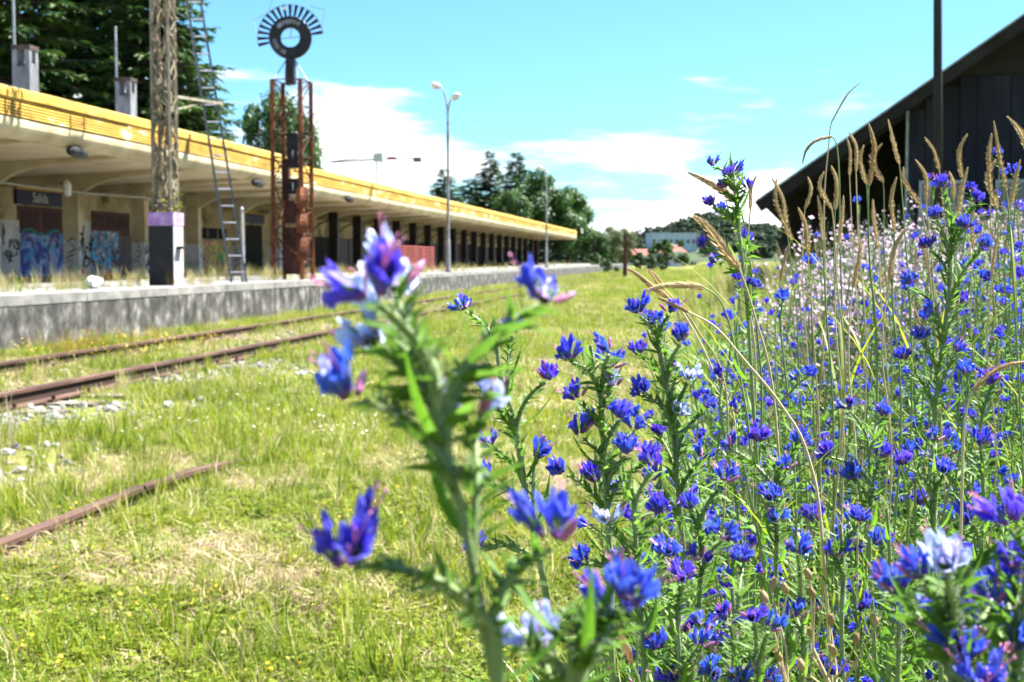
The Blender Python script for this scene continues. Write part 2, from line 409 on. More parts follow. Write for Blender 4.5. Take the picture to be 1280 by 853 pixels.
# ================================================================== ground
def axis(lo, hi, fine, step):
    a = list(np.arange(fine[0], fine[1], step))
    d = step; x = fine[1]
    while x < hi: a.append(x); d *= 1.25; x += d
    d = step; x = fine[0]
    while x > lo: d *= 1.25; x -= d; a.append(x)
    return sorted(a)
def ground_material():
    m = bpy.data.materials.new('meadow_ground'); nt, N, L, b = nodes_of(m)
    n1 = noise_node(N, L, 1.1, 6, .6, (1, 1, 1), 'World'); n2 = noise_node(N, L, 28, 5, .65, (1, 1, 1), 'World')
    r1 = ramp(N, [(.3, (.10, .07, .035)), (.45, (.12, .13, .03)), (.62, (.16, .20, .035)), (.8, (.30, .26, .11))])
    r2 = ramp(N, [(.3, (.05, .045, .02)), (.55, (.17, .17, .05)), (.75, (.36, .31, .17))])
    mx = N.new('ShaderNodeMix'); mx.data_type = 'RGBA'; mx.inputs[0].default_value = .45
    L.new(n1.outputs['Fac'], r1.inputs[0]); L.new(n2.outputs['Fac'], r2.inputs[0])
    L.new(r1.outputs[0], mx.inputs[6]); L.new(r2.outputs[0], mx.inputs[7]); L.new(mx.outputs[2], b.inputs['Base Color'])
    b.inputs['Roughness'].default_value = .95; b.inputs['Specular IOR Level'].default_value = .1
    bp = N.new('ShaderNodeBump'); bp.inputs['Strength'].default_value = .8; bp.inputs['Distance'].default_value = .03
    L.new(n2.outputs['Fac'], bp.inputs['Height']); L.new(bp.outputs[0], b.inputs['Normal'])
    return m
xs, ys = axis(-900, 900, (-9, 4), .25), axis(-60, 1800, (-2, 24), .25)
g = MB()
vs_ = [(x, y, gz(x, y)) for y in ys for x in xs]; nx = len(xs)
g.add(vs_, [(j * nx + i, j * nx + i + 1, (j + 1) * nx + i + 1, (j + 1) * nx + i) for j in range(len(ys) - 1) for i in range(nx - 1)])
struct(g.build('ground', ground_material(), smooth=True), 'meadow ground between the tracks and the flower bank')

# ================================================================== platform
PX, PZ = -8.9, 0.77
Y0, Y1 = 4.0, 175.0
pl = MB()
pl.box(-26, PX, Y0, Y1, -.1, PZ - .13)
platform = struct(pl.build('platform', M['concrete']), 'weathered concrete station platform')
y = Y0
i = 0
while y < Y1:                                   # coping slabs along the edge, each of its own
    Ls = 3.0
    c = MB(); c.box(PX - 1.3, PX + .008 + .003 * ((i * 7) % 3 - 1), y + .008, min(y + Ls, Y1) - .008, PZ - .127, PZ + .004 * ((i * 5) % 3))
    c.build('coping_slab', M['coping'], platform, loc=(0, 0, 0))
    y += Ls; i += 1
c = MB(); c.box(-26, PX - 1.305, Y0, Y1, PZ - .126, PZ - .006); c.build('paving', M['coping'], platform, loc=(0, 0, 0))
# ramp at the far end
r_ = MB(); r_.add([(-14, Y1 + .01, -.1), (PX, Y1 + .01, -.1), (PX, Y1 + .01, PZ), (-14, Y1 + .01, PZ), (-14, Y1 + 9, -.1), (PX, Y1 + 9, -.1)],
       [(0, 3, 2, 1), (3, 4, 5, 2), (1, 2, 5), (0, 4, 3)])
r_.build('ramp', M['coping'], platform, loc=(0, 0, 0))

# ================================================================== railway
def rail_profile(mb, pts, h=.15, mi_head=0, mi_web=1, k=1.0):
    """rail: foot, web, head swept along pts (points on the ground)"""
    prof = [(-.070, 0), (.070, 0), (.070, .012), (.012, .03), (.012, h - .045), (.036, h - .034), (.036, h - .006), (.026, h), (-.026, h), (-.036, h - .006), (-.036, h - .034), (-.012, h - .045), (-.012, .03), (-.070, .012)]
    prof = [(u * k, w_ * k) for u, w_ in prof]; n = len(prof); vs, fs, mi = [], [], []
    for i, p in enumerate(pts):
        d = (Vector(pts[min(i + 1, len(pts) - 1)]) - Vector(pts[max(i - 1, 0)])); d.z = 0; d.normalize()
        s = Vector((d.y, -d.x, 0))
        for (u, w) in prof: vs.append(Vector(p) + s * u + Vector((0, 0, w)))
    head = {5, 6, 7, 8, 9, 0, 1, 2, 13, 12}
    for i in range(len(pts) - 1):
        for j in range(n):
            k2 = (j + 1) % n
            fs.append((i * n + j, i * n + k2, (i + 1) * n + k2, (i + 1) * n + j)); mi.append(mi_head if j in head else mi_web)
    fs += [tuple(range(n - 1, -1, -1)), tuple(range((len(pts) - 1) * n, len(pts) * n))]; mi += [mi_head, mi_head]
    b = mb.n; mb.add(vs, [])
    for q, m_ in zip(fs, mi): mb.f.append(tuple(b + j for j in q)); mb.m.append(m_)
    return mb
track = thing('railway_track', (-6.45, 40, 0), 'rusty broad gauge railway track running beside the platform', 'railway track')
RX = (-5.62, -7.30)
for rx in RX:
    for (ya, yb) in ((4, 22), (22.02, 40), (40.02, 200)):
        rail_profile(MB(), [(rx, ya, .02), (rx, (ya + yb) / 2, .02), (rx, yb, .02)]).build('rail', [M['rail'], M['rail_web']], track)
sl = MB(); sl.box(-1.35, 1.35, -.12, .12, -.12, .018)
slm = sl.mesh('sleeper', M['wood_sleeper'])
for k in range(110):
    y = 5 + k * .68
    link('sleeper', slm, track, mat=Matrix.Translation(Vector((-6.46, y, .0 + random.uniform(-.012, .004))) - track.location) @ Matrix.Rotation(random.uniform(-.02, .02), 4, 'Z'))
for rx in RX:                                    # rail chairs near the camera side
    cm = MB(); cm.box(-.11, .11, -.06, .06, .017, .04); cm.tube([(.09, 0, .03), (.09, 0, .075)], .018, 6); cm.tube([(-.09, 0, .03), (-.09, 0, .075)], .018, 6)
    cmm = cm.mesh('rail_chair', M['rust_dark'])
    for k in range(40):
        link('rail_chair', cmm, track, mat=Matrix.Translation(Vector((rx, 5 + k * .68, 0)) - track.location))
short = thing('broken_rail', (-2.85, 6.2, 0), 'short rusty rail half buried in the grass, in front of the platform track', 'rail')
rail_profile(MB(), [(-2.86, 2.0, -.025), (-2.85, 5.0, -.03), (-2.84, 5.8, -.030), (-2.83, 6.6, -.028)], k=.8).build('rail', [M['rail'], M['rail_web']], short)
rail_profile(MB(), [(-2.83, 6.63, -.032), (-2.80, 7.3, -.042), (-2.77, 8.0, -.09)], k=.8).build('rail', [M['rail'], M['rail_web']], short)

def rock(mb, c, s, rnd, mi=0):
    t = (1 + 5 ** .5) / 2
    base = [(-1, t, 0), (1, t, 0), (-1, -t, 0), (1, -t, 0), (0, -1, t), (0, 1, t), (0, -1, -t), (0, 1, -t), (t, 0, -1), (t, 0, 1), (-t, 0, -1), (-t, 0, 1)]
    fc = [(0, 11, 5), (0, 5, 1), (0, 1, 7), (0, 7, 10), (0, 10, 11), (1, 5, 9), (5, 11, 4), (11, 10, 2), (10, 7, 6), (7, 1, 8), (3, 9, 4), (3, 4, 2), (3, 2, 6), (3, 6, 8), (3, 8, 9), (4, 9, 5), (2, 4, 11), (6, 2, 10), (8, 6, 7), (9, 8, 1)]
    a = rnd.uniform(0, 6.3); ca, sa = math.cos(a), math.sin(a); sx, sy, sz = rnd.uniform(.7, 1.2), rnd.uniform(.6, 1), rnd.uniform(.45, .8)
    vs = []
    for q in base:
        k = s / 1.9 * rnd.uniform(.78, 1.15); x, y, z = q[0] * k * sx, q[1] * k * sy, q[2] * k * sz
        vs.append((c[0] + x * ca - y * sa, c[1] + x * sa + y * ca, c[2] + z))
    mb.add(vs, fc, mi)
rnd = random.Random(5)
bal = MB()
for k in range(9000):
    y = 7 + 45 * rnd.random() ** 1.7
    x = rnd.gauss(-5.8, 1.0)
    if x < -8.75 or x > -3.6: continue
    if mnoise.noise(Vector((x * .55 + 3.0, y * .55, 5.1))) < -.10: continue
    s = rnd.uniform(.016, .042) * (1 + .9 * (rnd.random() < .12))
    rock(bal, (x, y, gz(x, y) + s * .12), s, rnd)
tag(bal.build('gravel', M['stone']), 'pale grey ballast stones scattered around the rails', 'gravel', kind='stuff')

# ================================================================== station building
RXN = -12.0                                       # canopy edge
CX, WX = -16.0, -18.0                             # column line, wall
YA, YB, YC = 15.0, 39.8, 139.0                    # canopy sections
st = thing('station_building', (-18, 60, PZ), 'long low abandoned station with yellow ribbed canopy edge and graffiti covered wall', 'station')
def part(mb, name, mat, parent=None, **k):
    return mb.build(name, mat, parent or st, **k)
def col_y(k):
    return (16 * (2.207 + .264 * k) - 2.155) / .991
w = MB(); w.box(WX - .3, WX, YA, YC, PZ, 3.5); back_wall = part(w, 'wall', M['wall'])
w = MB(); w.box(-27, WX - .3, YA, YC, PZ - .5, 3.9); part(w, 'rear_block', M['cream'])
rf = MB(); rf.box(-28, RXN - .34, YA, YB - .01, 4.16, 4.27); roofA = part(rf, 'roof', M['roofing'])
rf = MB(); rf.box(-28, RXN - .55, YB + .01, YC, 4.0, 4.14); part(rf, 'roof', M['roofing'])
rf = MB(); rf.bar((RXN - .42, YA, 4.33), (RXN - .42, YB, 4.33), .5, .035); part(rf, 'flashing', M['roofing'])
def canopy(xe, ya, yb, zt, mat_s):
    # top band, ribbed slats, rounded cream edge beam, sloping soffit
    b = MB(); n = 9
    L_ = yb - ya
    # rounded top band (profile in x,z swept along y)
    prof = [(-.34, zt), (-.06, zt), (-.015, zt - .02), (0, zt - .06), (0, zt - .19), (-.03, zt - .2), (-.34, zt - .2)]
    seg = max(2, int(L_ / 1.5)); rr = random.Random(int(ya))
    vs, fs = [], []
    for i in range(seg + 1):
        yy = ya + L_ * i / seg; dz = rr.uniform(-.012, .012)
        vs += [(xe + u, yy, z + dz) for u, z in prof]
    k = len(prof)
    for i in range(seg):
        for j in range(k - 1): fs.append((i * k + j, (i + 1) * k + j, (i + 1) * k + j + 1, i * k + j + 1))
    fs += [tuple(range(k)), tuple(range(seg * k + k - 1, seg * k - 1, -1))]
    b.add(vs, fs); part(b, 'fascia_band', M['yellow'])
    b = MB(); b.box(xe - .34, xe - .075, ya, yb, zt - .535, zt - .205); part(b, 'fascia_backing', M['fascia_back'])
    for r in range(6):
        z1 = zt - .212 - r * .054
        yy = ya
        while yy < yb - .1:                        # slats, one length per bay
            ye = min(yy + 4.26, yb)
            q = MB(); o_ = rr.uniform(-.006, .006)
            q.add([(xe - .072, yy + .004, z1), (xe - .035 + o_, yy + .004, z1 - .006), (xe - .028 + o_, yy + .004, z1 - .030), (xe - .072, yy + .004, z1 - .034),
                   (xe - .072, ye - .004, z1), (xe - .035 + o_, ye - .004, z1 - .006), (xe - .028 + o_, ye - .004, z1 - .030), (xe - .072, ye - .004, z1 - .034)],
                  [(0, 1, 2, 3), (7, 6, 5, 4), (0, 4, 5, 1), (1, 5, 6, 2), (2, 6, 7, 3), (3, 7, 4, 0)])
            part(q, 'slat', M['yellow_slat']); yy = ye
    b = MB(); prof = []
    for i in range(7):
        a = math.pi / 2 * i / 6; prof.append((xe - .05 - .30 * (1 - math.cos(a)), zt - .62 - .26 * math.sin(a)))
    prof = [(xe - .38, zt - .54), (xe - .05, zt - .54)] + prof + [(xe - .38, zt - .88)]
    k = len(prof); vs = [(u, yy, z) for yy in (ya, yb) for u, z in prof]
    b.add(vs, [(j, k + j, k + (j + 1) % k, (j + 1) % k) for j in range(k)] + [tuple(range(k)), tuple(range(2 * k - 1, k - 1, -1))])
    part(b, 'edge_beam', M['cream'])
    s = MB()
    za, zb = zt - .70, 3.34
    s.add([(xe - .39, ya, za), (WX, ya, zb), (WX, ya, zb + .12), (xe - .39, ya, za + .12), (xe - .39, yb, za), (WX, yb, zb), (WX, yb, zb + .12), (xe - .39, yb, za + .12)],
          [(0, 1, 2, 3), (4, 7, 6, 5), (0, 4, 5, 1), (1, 5, 6, 2), (2, 6, 7, 3), (3, 7, 4, 0)])
    part(s, 'soffit', mat_s)
    return za, zb
canopy(RXN, YA, YB, 4.32, M['soffit'])
canopy(RXN - .22, YB + .02, YC, 4.20, M['soffit'])
e = MB(); e.box(-28, RXN - .25, YC + .005, YC + .25, 3.3, 4.15); part(e, 'end_beam', M['cream'])
# columns with haunched cantilever beams
for k in range(-3, 25):
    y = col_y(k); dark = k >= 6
    if y > YC - .5: break
    w2 = .15 if not dark else .22
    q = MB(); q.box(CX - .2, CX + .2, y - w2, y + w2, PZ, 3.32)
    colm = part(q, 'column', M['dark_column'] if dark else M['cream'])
    if not dark:
        q = MB(); q.box(CX - .206, CX + .206, y - w2 - .006, y + w2 + .006, PZ, 1.75); q.build('whitewashed_base', M['white_wall'], colm, loc=(0, 0, 0))
    # beam under the soffit: profile in x,z
    xe = RXN - .41 if k < 2 else RXN - .63
    zs = lambda x: (3.62 if k < 2 else 3.50) + ((3.34) - (3.62 if k < 2 else 3.50)) * (xe - x) / (xe - WX)
    prof = [(xe, zs(xe) - .004), (xe, zs(xe) - .06)]
    for i in range(7):
        t = i / 6; x = xe - (xe - (CX + .2)) * (t ** .7)
        prof.append((x, zs(x) - .06 - .16 * t - (.30 if not dark else .05) * max(0, (t - .55) / .45) ** 2.2))
    prof += [(CX - .19, zs(CX) - .22), (WX + .005, zs(WX) - .2), (WX + .005, zs(WX) - .004)]
    q = MB(); n = len(prof); bw = .11
    q.add([(x, y + s_ * bw, z) for s_ in (-1, 1) for x, z in prof], [(j, (j + 1) % n, n + (j + 1) % n, n + j) for j in range(n)] + [tuple(range(n - 1, -1, -1)), tuple(range(n, 2 * n))])
    part(q, 'canopy_beam', M['cream'])

# wall bays: doors, windows, painted panels
def flat(name, mat, ya, yb, za, zb, dx=.02, parent=None, th=.03):
    q = MB(); q.box(WX + dx - th, WX + dx, ya, yb, za, zb)
    return part(q, name, mat, parent, **({'loc': (0, 0, 0)} if parent and parent is not st else {}))
def wy(px):                                        # where a photo column meets the wall plane
    return (1715 * 18 / (871 - px) - 18 * SH) / CH
def scribble(origin_y, z0, h, wd, seed, mat, x=None, strokes=5, parent=None, r=.018):
    rr = random.Random(seed); q = MB(); x = WX + .05 if x is None else x
    for i in range(strokes):
        pts = []; yy = origin_y + rr.uniform(0, wd); zz = z0 + h * (i + .5) / strokes; a = rr.uniform(0, 6)
        for j in range(9):
            a += rr.uniform(-.2, 1.5); yy += math.cos(a) * wd * .22; zz += math.sin(a) * h / strokes * .45
            pts.append((x + .004 * math.sin(j), min(origin_y + wd, max(origin_y, yy)), zz))
        q.tube(pts, r, 5)
    return part(q, 'graffiti_tag', mat, parent)
# first bay: exit door under the blue sign
ya, yb = wy(24), wy(79)
d1 = flat('door', M['door_red'], ya, yb, PZ, 2.70, .03)
flat('graffiti_panel', M['graf_blue'], ya + .02, yb - .02, PZ + .02, 1.98, .036, d1, .004)
q = MB()                                           # two glazed lights with glazing bars
for j in range(2):
    y_ = ya + .16 + j * (yb - ya) / 2
    q = MB(); q.box(WX + .03, WX + .042, y_, y_ + (yb - ya) / 2 - .3, 2.1, 2.6); q.build('pane', M['dark_pane'], d1, loc=(0, 0, 0))
flat('pilaster', M['white_wall'], ya - .95, ya - .02, PZ, 2.3, .06, None, .08)
scribble(ya - .9, 1.0, 1.2, .8, 4, M['spray_black'], WX + .075, 6)
q = MB()                                           # lavender and teal arcs of the mural
for (cy, cz, rad, a0, a1, m_) in ((.45, 1.55, .36, .1, 3.0, 'spray_white'), (2.0, 1.5, .34, .2, 2.9, 'spray_white')):
    q.tube([(WX + .045, ya + cy + rad * math.cos(a0 + (a1 - a0) * t / 8), cz + rad * math.sin(a0 + (a1 - a0) * t / 8)) for t in range(9)], .05, 5)
part(q, 'mural_arc', surf('mural_lavender', [(.3, (.26, .20, .42)), (.7, (.36, .30, .50))], 4, .6))
q = MB(); q.tube([(WX + .05, ya + .1 + i * .27, 2.0 + .08 * math.sin(i * 1.1)) for i in range(9)], .035, 5)
part(q, 'mural_arc', surf('mural_teal', [(.3, (.02, .22, .24)), (.7, (.04, .34, .36))], 4, .6))
# second bay
ya, yb = wy(116), wy(163)
d2 = flat('door', M['door_red'], ya, yb, PZ, 2.72, .03)
flat('graffiti_panel', M['graf_cyan'], ya - .1, yb - .9, PZ + .02, 2.12, .036, d2, .004)
flat('graffiti_panel', M['graf_dark'], yb - .88, yb + .1, PZ + .02, 2.0, .036, d2, .004)
for j in range(3):
    y_ = ya + .12 + j * (yb - ya - .1) / 3
    q = MB(); q.box(WX + .03, WX + .042, y_, y_ + (yb - ya) / 3 - .2, 2.22, 2.6); q.build('pane', M['dark_pane'], d2, loc=(0, 0, 0))
flat('pilaster', M['white_wall'], ya - .75, ya - .12, PZ, 2.4, .02)
scribble(ya - .7, 1.0, 1.0, .6, 14, M['spray_black'], None, 4)
# third bay
ya, yb = wy(186), wy(228)
flat('graffiti_panel', M['white_wall'], ya - .8, yb, PZ + .02, 2.2, .008, None, .006)
scribble(ya - .8, .9, 1.2, 1.6, 21, M['spray_black'], None, 7)
scribble(ya + .9, .9, 1.2, 1.2, 22, M['spray_black'], None, 6)
# fourth bay: window band over a yellow mural
ya, yb = wy(247), wy(284)
wnd = flat('window', M['dark_void'], ya, yb, 2.03, 2.43, .022)
for j in range(4):
    q = MB(); q.box(WX + .022, WX + .045, ya + j * (yb - ya) / 3 - .03, ya + j * (yb - ya) / 3 + .03, 2.02, 2.44); q.build('frame', M['wall'], wnd, loc=(0, 0, 0))
flat('graffiti_panel', M['graf_yellow'], ya - 1.6, yb + .4, PZ + .02, 1.95, .01, None, .006)
# fifth bay: dark doorway
ya, yb = wy(301), wy(328)
flat('door', M['dark_void'], ya + .2, yb, PZ, 2.65, .03)
q = MB(); q.box(WX + .03, WX + .09, ya + .1, ya + .2, PZ, 2.75); part(q, 'door_frame', M['door_red'])
# the long row beyond: flat panels, the dark ones painted as shaded interiors, curved brackets
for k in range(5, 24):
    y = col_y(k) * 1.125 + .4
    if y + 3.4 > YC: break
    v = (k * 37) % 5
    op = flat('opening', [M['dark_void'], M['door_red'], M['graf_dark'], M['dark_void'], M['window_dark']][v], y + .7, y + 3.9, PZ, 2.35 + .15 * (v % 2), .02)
    q = MB(); q.box(WX + .02, WX + .05, y + 2.25, y + 2.35, PZ, 2.3); q.build('mullion', M['door_red'], op, loc=(0, 0, 0))
    q = MB(); q.tube([(WX + .05, y + .25, 2.55), (WX + .35, y + .25, 2.9), (WX + .8, y + .25, 3.08), (WX + 1.2, y + .25, 3.1)], .035, 5)
    part(q, 'bracket', M['dark_column'])
# cream columns get tags
for k, sd in ((0, 3), (1, 6), (3, 8)):
    scribble(col_y(k) - .13, .95, .95, .26, 30 + sd, M['spray_black'], CX + .215, 6, None, .014)
    q = MB(); rr = random.Random(sd)
    for i in range(6):
        z = 1.0 + i * .14
        q.tube([(CX - .15 + .3 * rr.random(), col_y(k) - .163, z), (CX + .15 * rr.uniform(-1, 1), col_y(k) - .163, z + .12), (CX + .16 * rr.uniform(-1, 1), col_y(k) - .163, z + .05)], .013, 4)
    part(q, 'graffiti_tag', M['spray_black'])
# roof chimneys
for px_ in (38, 162):
    zc = 1715 * 14.5 / (871 - px_); yy = (zc - 14.5 * SH) / CH; xx = -14.5
    q = MB(); q.box(xx - .2, xx + .2, yy - .2, yy + .2, 4.2, 5.42)
    ch = part(q, 'chimney', M['cement'])
    q = MB()                                         # vented top: four posts and a slab
    for sx in (-1, 1):
        for sy in (-1, 1):
            q.box(xx + sx * .145 - .055, xx + sx * .145 + .055, yy + sy * .145 - .055, yy + sy * .145 + .055, 5.42, 5.78)
    q.box(xx - .19, xx + .19, yy - .085, yy + .085, 5.42, 5.5); q.box(xx - .19, xx - .1, yy - .09, yy + .09, 5.5, 5.78)
    q.build('vent_posts', M['cement'], ch, loc=(0, 0, 0))
    q = MB(); q.box(xx - .215, xx + .215, yy - .215, yy + .215, 5.78, 5.88); q.build('chimney_cap', M['soot'], ch, loc=(0, 0, 0))
    po = thing('roof_pole', (xx - .26, yy + .05, 4.2), 'thin white pole standing behind the ' + ('left chimney at the picture edge' if px_ == 38 else 'chimney next to the vine covered mast'), 'pole')
    q = MB(); q.tube([(xx - .26, yy + .05, 4.15), (xx - .27, yy + .05, 7.16)], .028, 8); q.build('shaft', M['steel'], po)
    q = MB(); q.tube([(xx - .27, yy + .05, 7.16), (xx - .27, yy + .05, 7.2)], [.034, .02], 8); q.build('finial', M['steel'], po)
# lamps under the canopy edge
for (px_, py_) in ((96, 163), (322, 211), (437, 262)):
    zc = 1715 * 12.15 / (871 - px_); p = P(px_, py_, zc)
    t = thing('canopy_lamp', (p.x, p.y, 3.5), ['dark oval lamp under the near canopy edge left of the vine covered mast', 'dark bulkhead lamp under the canopy edge beside the rusty signal tower', 'small dark lamp under the canopy edge past the signal tower'][[96, 322, 437].index(px_)], 'lamp')
    q = MB(); q.tube([(p.x - .02, p.y, 3.52), (p.x - .02, p.y, 3.40)], [.05, .06], 8); q.build('bracket', M['rust_dark'], t)
    q = MB(); q.tube([(p.x, p.y - .36, 3.37), (p.x, p.y - .3, 3.38), (p.x, p.y, 3.37), (p.x, p.y + .3, 3.35), (p.x, p.y + .36, 3.34)], [.03, .09, .12, .09, .03], 10); q.build('housing', M['black'], t)
# cable slung along the columns with a bag caught on it
cb = MB(); pts = []
for i in range(25):
    t = i / 24; y_ = 24 + (col_y(1) + .5 - 24) * t
    pts.append((CX + .45, y_, 3.13 - .10 * t - .12 * math.sin(math.pi * t)))
cb.tube(pts, .018, 6)
tag(cb.build('cable', M['cable']), 'pale cable slung beneath the canopy in front of the columns', 'cable')
zc = 1715 * 15.5 / (871 - 84); p = P(84, 236, zc)
bt = MB(); bt.tube([p + Vector((0, 0, z)) for z in (.22, .19, .15, .02, -.04, -.16, -.2)], [.012, .03, .09, .11, .085, .10, .03], 9)
tag(bt.build('plastic_bottle', M['bag'], smooth=True), 'white plastic bottle hanging from the cable by the first column', 'bottle')

# signs
def text_obj(s, size, loc, rot, mat, parent, name='lettering', ext=.004):
    cu = bpy.data.curves.new(name, 'FONT'); cu.body = s; cu.size = size; cu.align_x = 'CENTER'; cu.align_y = 'CENTER'; cu.extrude = ext
    cu.materials.append(mat)
    o = bpy.data.objects.new(name, cu); COL.objects.link(o)
    bpy.context.view_layer.update()
    me = bpy.data.meshes.new_from_object(o.evaluated_get(bpy.context.evaluated_depsgraph_get()))
    bpy.data.objects.remove(o)
    return link(name, me, parent, mat=Matrix.Translation(Vector(loc) - parent.location) @ Euler(rot).to_matrix().to_4x4())
def sign(ya, yb, za, zb, txt, label):
    t = thing('exit_sign', (WX + .1, (ya + yb) / 2, za), label, 'sign')
    q = MB(); q.box(WX + .01, WX + .09, ya, yb, za, zb - .09); q.build('board', M['sign_blue'], t)
    q = MB(); q.box(WX + .01, WX + .095, ya, yb, zb - .087, zb); q.build('yellow_strip', M['yellow'], t)
    if txt: text_obj(txt, (zb - za) * .80, (WX + .092, (ya + yb) / 2, (za + zb) / 2 - .05), (R(90), 0, R(90)), M['white'], t)
    return t
sign(wy(20), wy(77), 2.74, 3.22, 'Salida', 'dark blue exit sign reading Salida over the first door')
sign(wy(305), wy(329), 2.74, 3.2, None, 'dark blue sign with a yellow strip over the dark doorway')

# white rubbish bag on the platform edge
rr = random.Random(2); b_ = MB(); c0 = P(116, 353, 1715 * 9.9 / (871 - 116)); c0.z = PZ
rings = []
for i in range(7):
    a = math.pi * i / 6; rings.append((c0 + Vector((0, 0, .10 * (1 - math.cos(a)))), max(.01, .15 * math.sin(a) ** .7)))
vs = []
for (c, rad) in rings:
    for k in range(12):
        a = 2 * math.pi * k / 12; j = 1 + .2 * math.sin(3 * a + c.z * 20) + rr.uniform(-.2, .16)
        vs.append(c + Vector((math.cos(a) * rad * 1.0 * j, math.sin(a) * rad * 1.2 * j, rr.uniform(-.02, .03))))
b_.add(vs, [(i * 12 + k, i * 12 + (k + 1) % 12, (i + 1) * 12 + (k + 1) % 12, (i + 1) * 12 + k) for i in range(6) for k in range(12)])
tag(b_.build('rubbish_bag', M['bag']), 'crumpled white plastic bag lying on the platform among weeds', 'bag')

# red slatted barrier on the platform
bx, yA, yB = -11.5, (48.5 - 11.5 * SH) / CH, (60 - 11.5 * SH) / CH
fb = thing('red_barrier', (bx, (yA + yB) / 2, PZ), 'faded red barrier of horizontal bars standing on the platform', 'barrier')
for k in range(7):
    yy = yA + (yB - yA) * k / 6
    q = MB(); q.box(bx - .08, bx - .015, yy - .035, yy + .035, PZ - .02, PZ + 1.05); q.build('post', M['red_paint'], fb)
for k in range(9):
    z = PZ + .12 + k * .112
    q = MB(); q.box(bx - .012, bx + .02, yA - .05, yB + .05, z - .019, z + .019); q.build('bar', M['red_paint'], fb)

# ================================================================== vine covered mast
mx, my = -9.9, (25.65 - 9.9 * SH) / CH
mast = thing('lattice_mast', (mx, my, PZ), 'lattice mast wrapped in dry vines on a white plinth, its shaded side coloured black', 'mast')
q = MB(); q.box(mx - .24, mx + .24, my - .24, my + .24, PZ - .01, PZ + 1.12)
pli = q.build('plinth', M['plinth_white'], mast)
q = MB(); q.box(mx - .245, mx + .235, my - .246, my - .241, PZ, PZ + 1.11); q.build('shaded_face', M['black'], pli, mat=Matrix())  # shade on the side away from the sun, painted as a black sheet
q = MB(); q.box(mx - .25, mx + .25, my - .25, my + .25, PZ + 1.12, PZ + 1.36); q.build('lilac_band', M['lilac'], pli, mat=Matrix())
q = MB(); q.box(mx + .245, mx + .36, my - .12, my + .12, PZ + .68, PZ + .73); q.build('bracket', M['black'], pli, mat=Matrix())
for c_ in pli.children: pass
H0, H1 = PZ + 1.36, 8.6
cs = [(-.17, -.17), (.17, -.17), (.17, .17), (-.17, .17)]
for (u, v) in cs:
    q = MB(); q.bar((mx + u, my + v, H0), (mx + u * .85, my + v * .85, H1), .055, .055); q.build('corner_post', M['bark_grey'], mast)
nb = 18
for f in range(4):
    q = MB(); (u0, v0), (u1, v1) = cs[f], cs[(f + 1) % 4]
    for i in range(nb):
        za, zb = H0 + (H1 - H0) * i / nb, H0 + (H1 - H0) * (i + 1) / nb
        if i % 2: q.bar((mx + u0, my + v0, za), (mx + u1, my + v1, zb), .03, .012)
        else: q.bar((mx + u1, my + v1, za), (mx + u0, my + v0, zb), .03, .012)
    q.build('lattice_bracing', M['bark_grey'], mast)
rr = random.Random(8)
for s_ in range(7):                                  # twining dead stems
    q = MB(); a = rr.uniform(0, 6.3); z = PZ + rr.choice([0.1, 1.36, 1.4]); pts, rad = [], []
    tw = rr.uniform(-.5, .5); r0 = rr.uniform(.10, .19)
    n = 46
    zt = rr.uniform(6.0, 8.6)
    for i in range(n):
        t = i / (n - 1); a += tw * .35 + rr.uniform(-.28, .28)
        r_ = r0 + .05 * math.sin(i * .9 + s_) + rr.uniform(-.02, .02)
        pts.append((mx + r_ * math.cos(a), my + r_ * math.sin(a), 1.45 + PZ + (zt - 1.45 - PZ) * t)); rad.append((.032 - .016 * t) * rr.uniform(.8, 1.15))
    q.tube(pts, rad, 6); q.build('vine_stem', M['vine'], mast, smooth=True)
q = MB()
for i in range(220):
    z = 2.1 + rr.random() * 6; a = rr.uniform(0, 6.3); r_ = rr.uniform(.16, .34)
    d = Vector((math.cos(a), math.sin(a), rr.uniform(-.9, .5)))
    q.leaf((mx + r_ * math.cos(a) * .8, my + r_ * math.sin(a) * .8, z), d, (0, 0, 1), rr.uniform(.06, .13), rr.uniform(.02, .045), .5, 2)
q.build('dry_leaves', M['straw_brown'], mast)
q = MB()
for i in range(90):
    z = 2.15 + abs(rr.gauss(0, .35)); a = rr.uniform(0, 6.3); r_ = rr.uniform(.18, .32)
    q.leaf((mx + r_ * math.cos(a) * .8, my + r_ * math.sin(a) * .8, z), (math.cos(a), math.sin(a), rr.uniform(-.3, .6)), (0, 0, 1), rr.uniform(.06, .11), rr.uniform(.03, .05), .3, 2)
q.build('green_leaves', M['grass'], mast)
# cross arm and ladder
arm_z = 1.25 + (325 - 115) / FPX * 24.6
ae = P(276, 130, 27.6); q = MB(); q.bar((mx + .12, my + .05, arm_z + .02), ae, .10, .05); q.bar((mx + .12, my + .05, arm_z - .25), Vector((mx + .12, my + .05, arm_z)).lerp(ae, .7), .03, .03)
q.build('cross_arm', M['bark_grey'], mast)
lad = thing('steel_ladder', (mx + .8, my + 2, PZ), 'narrow steel ladder leaning up towards the vine covered mast', 'ladder')
A0, A1 = P(289, 353, 28.0), P(224, -60, 27.2)
B0, B1 = P(308, 353, 28.6), P(240.5, -60, 27.8)
for (a, b_) in ((A0, A1), (B0, B1)):
    q = MB(); q.bar(a, b_, .05, .04); q.build('stile', M['ladder'], lad)
for i in range(19):
    t = (i + .6) / 19.5
    q = MB(); q.tube([A0.lerp(A1, t), B0.lerp(B1, t)], .016, 6); q.build('rung', M['ladder'], lad)
post = thing('leaning_post', (mx + .5, my + 3, PZ), 'mottled white post beside the foot of the ladder', 'post')
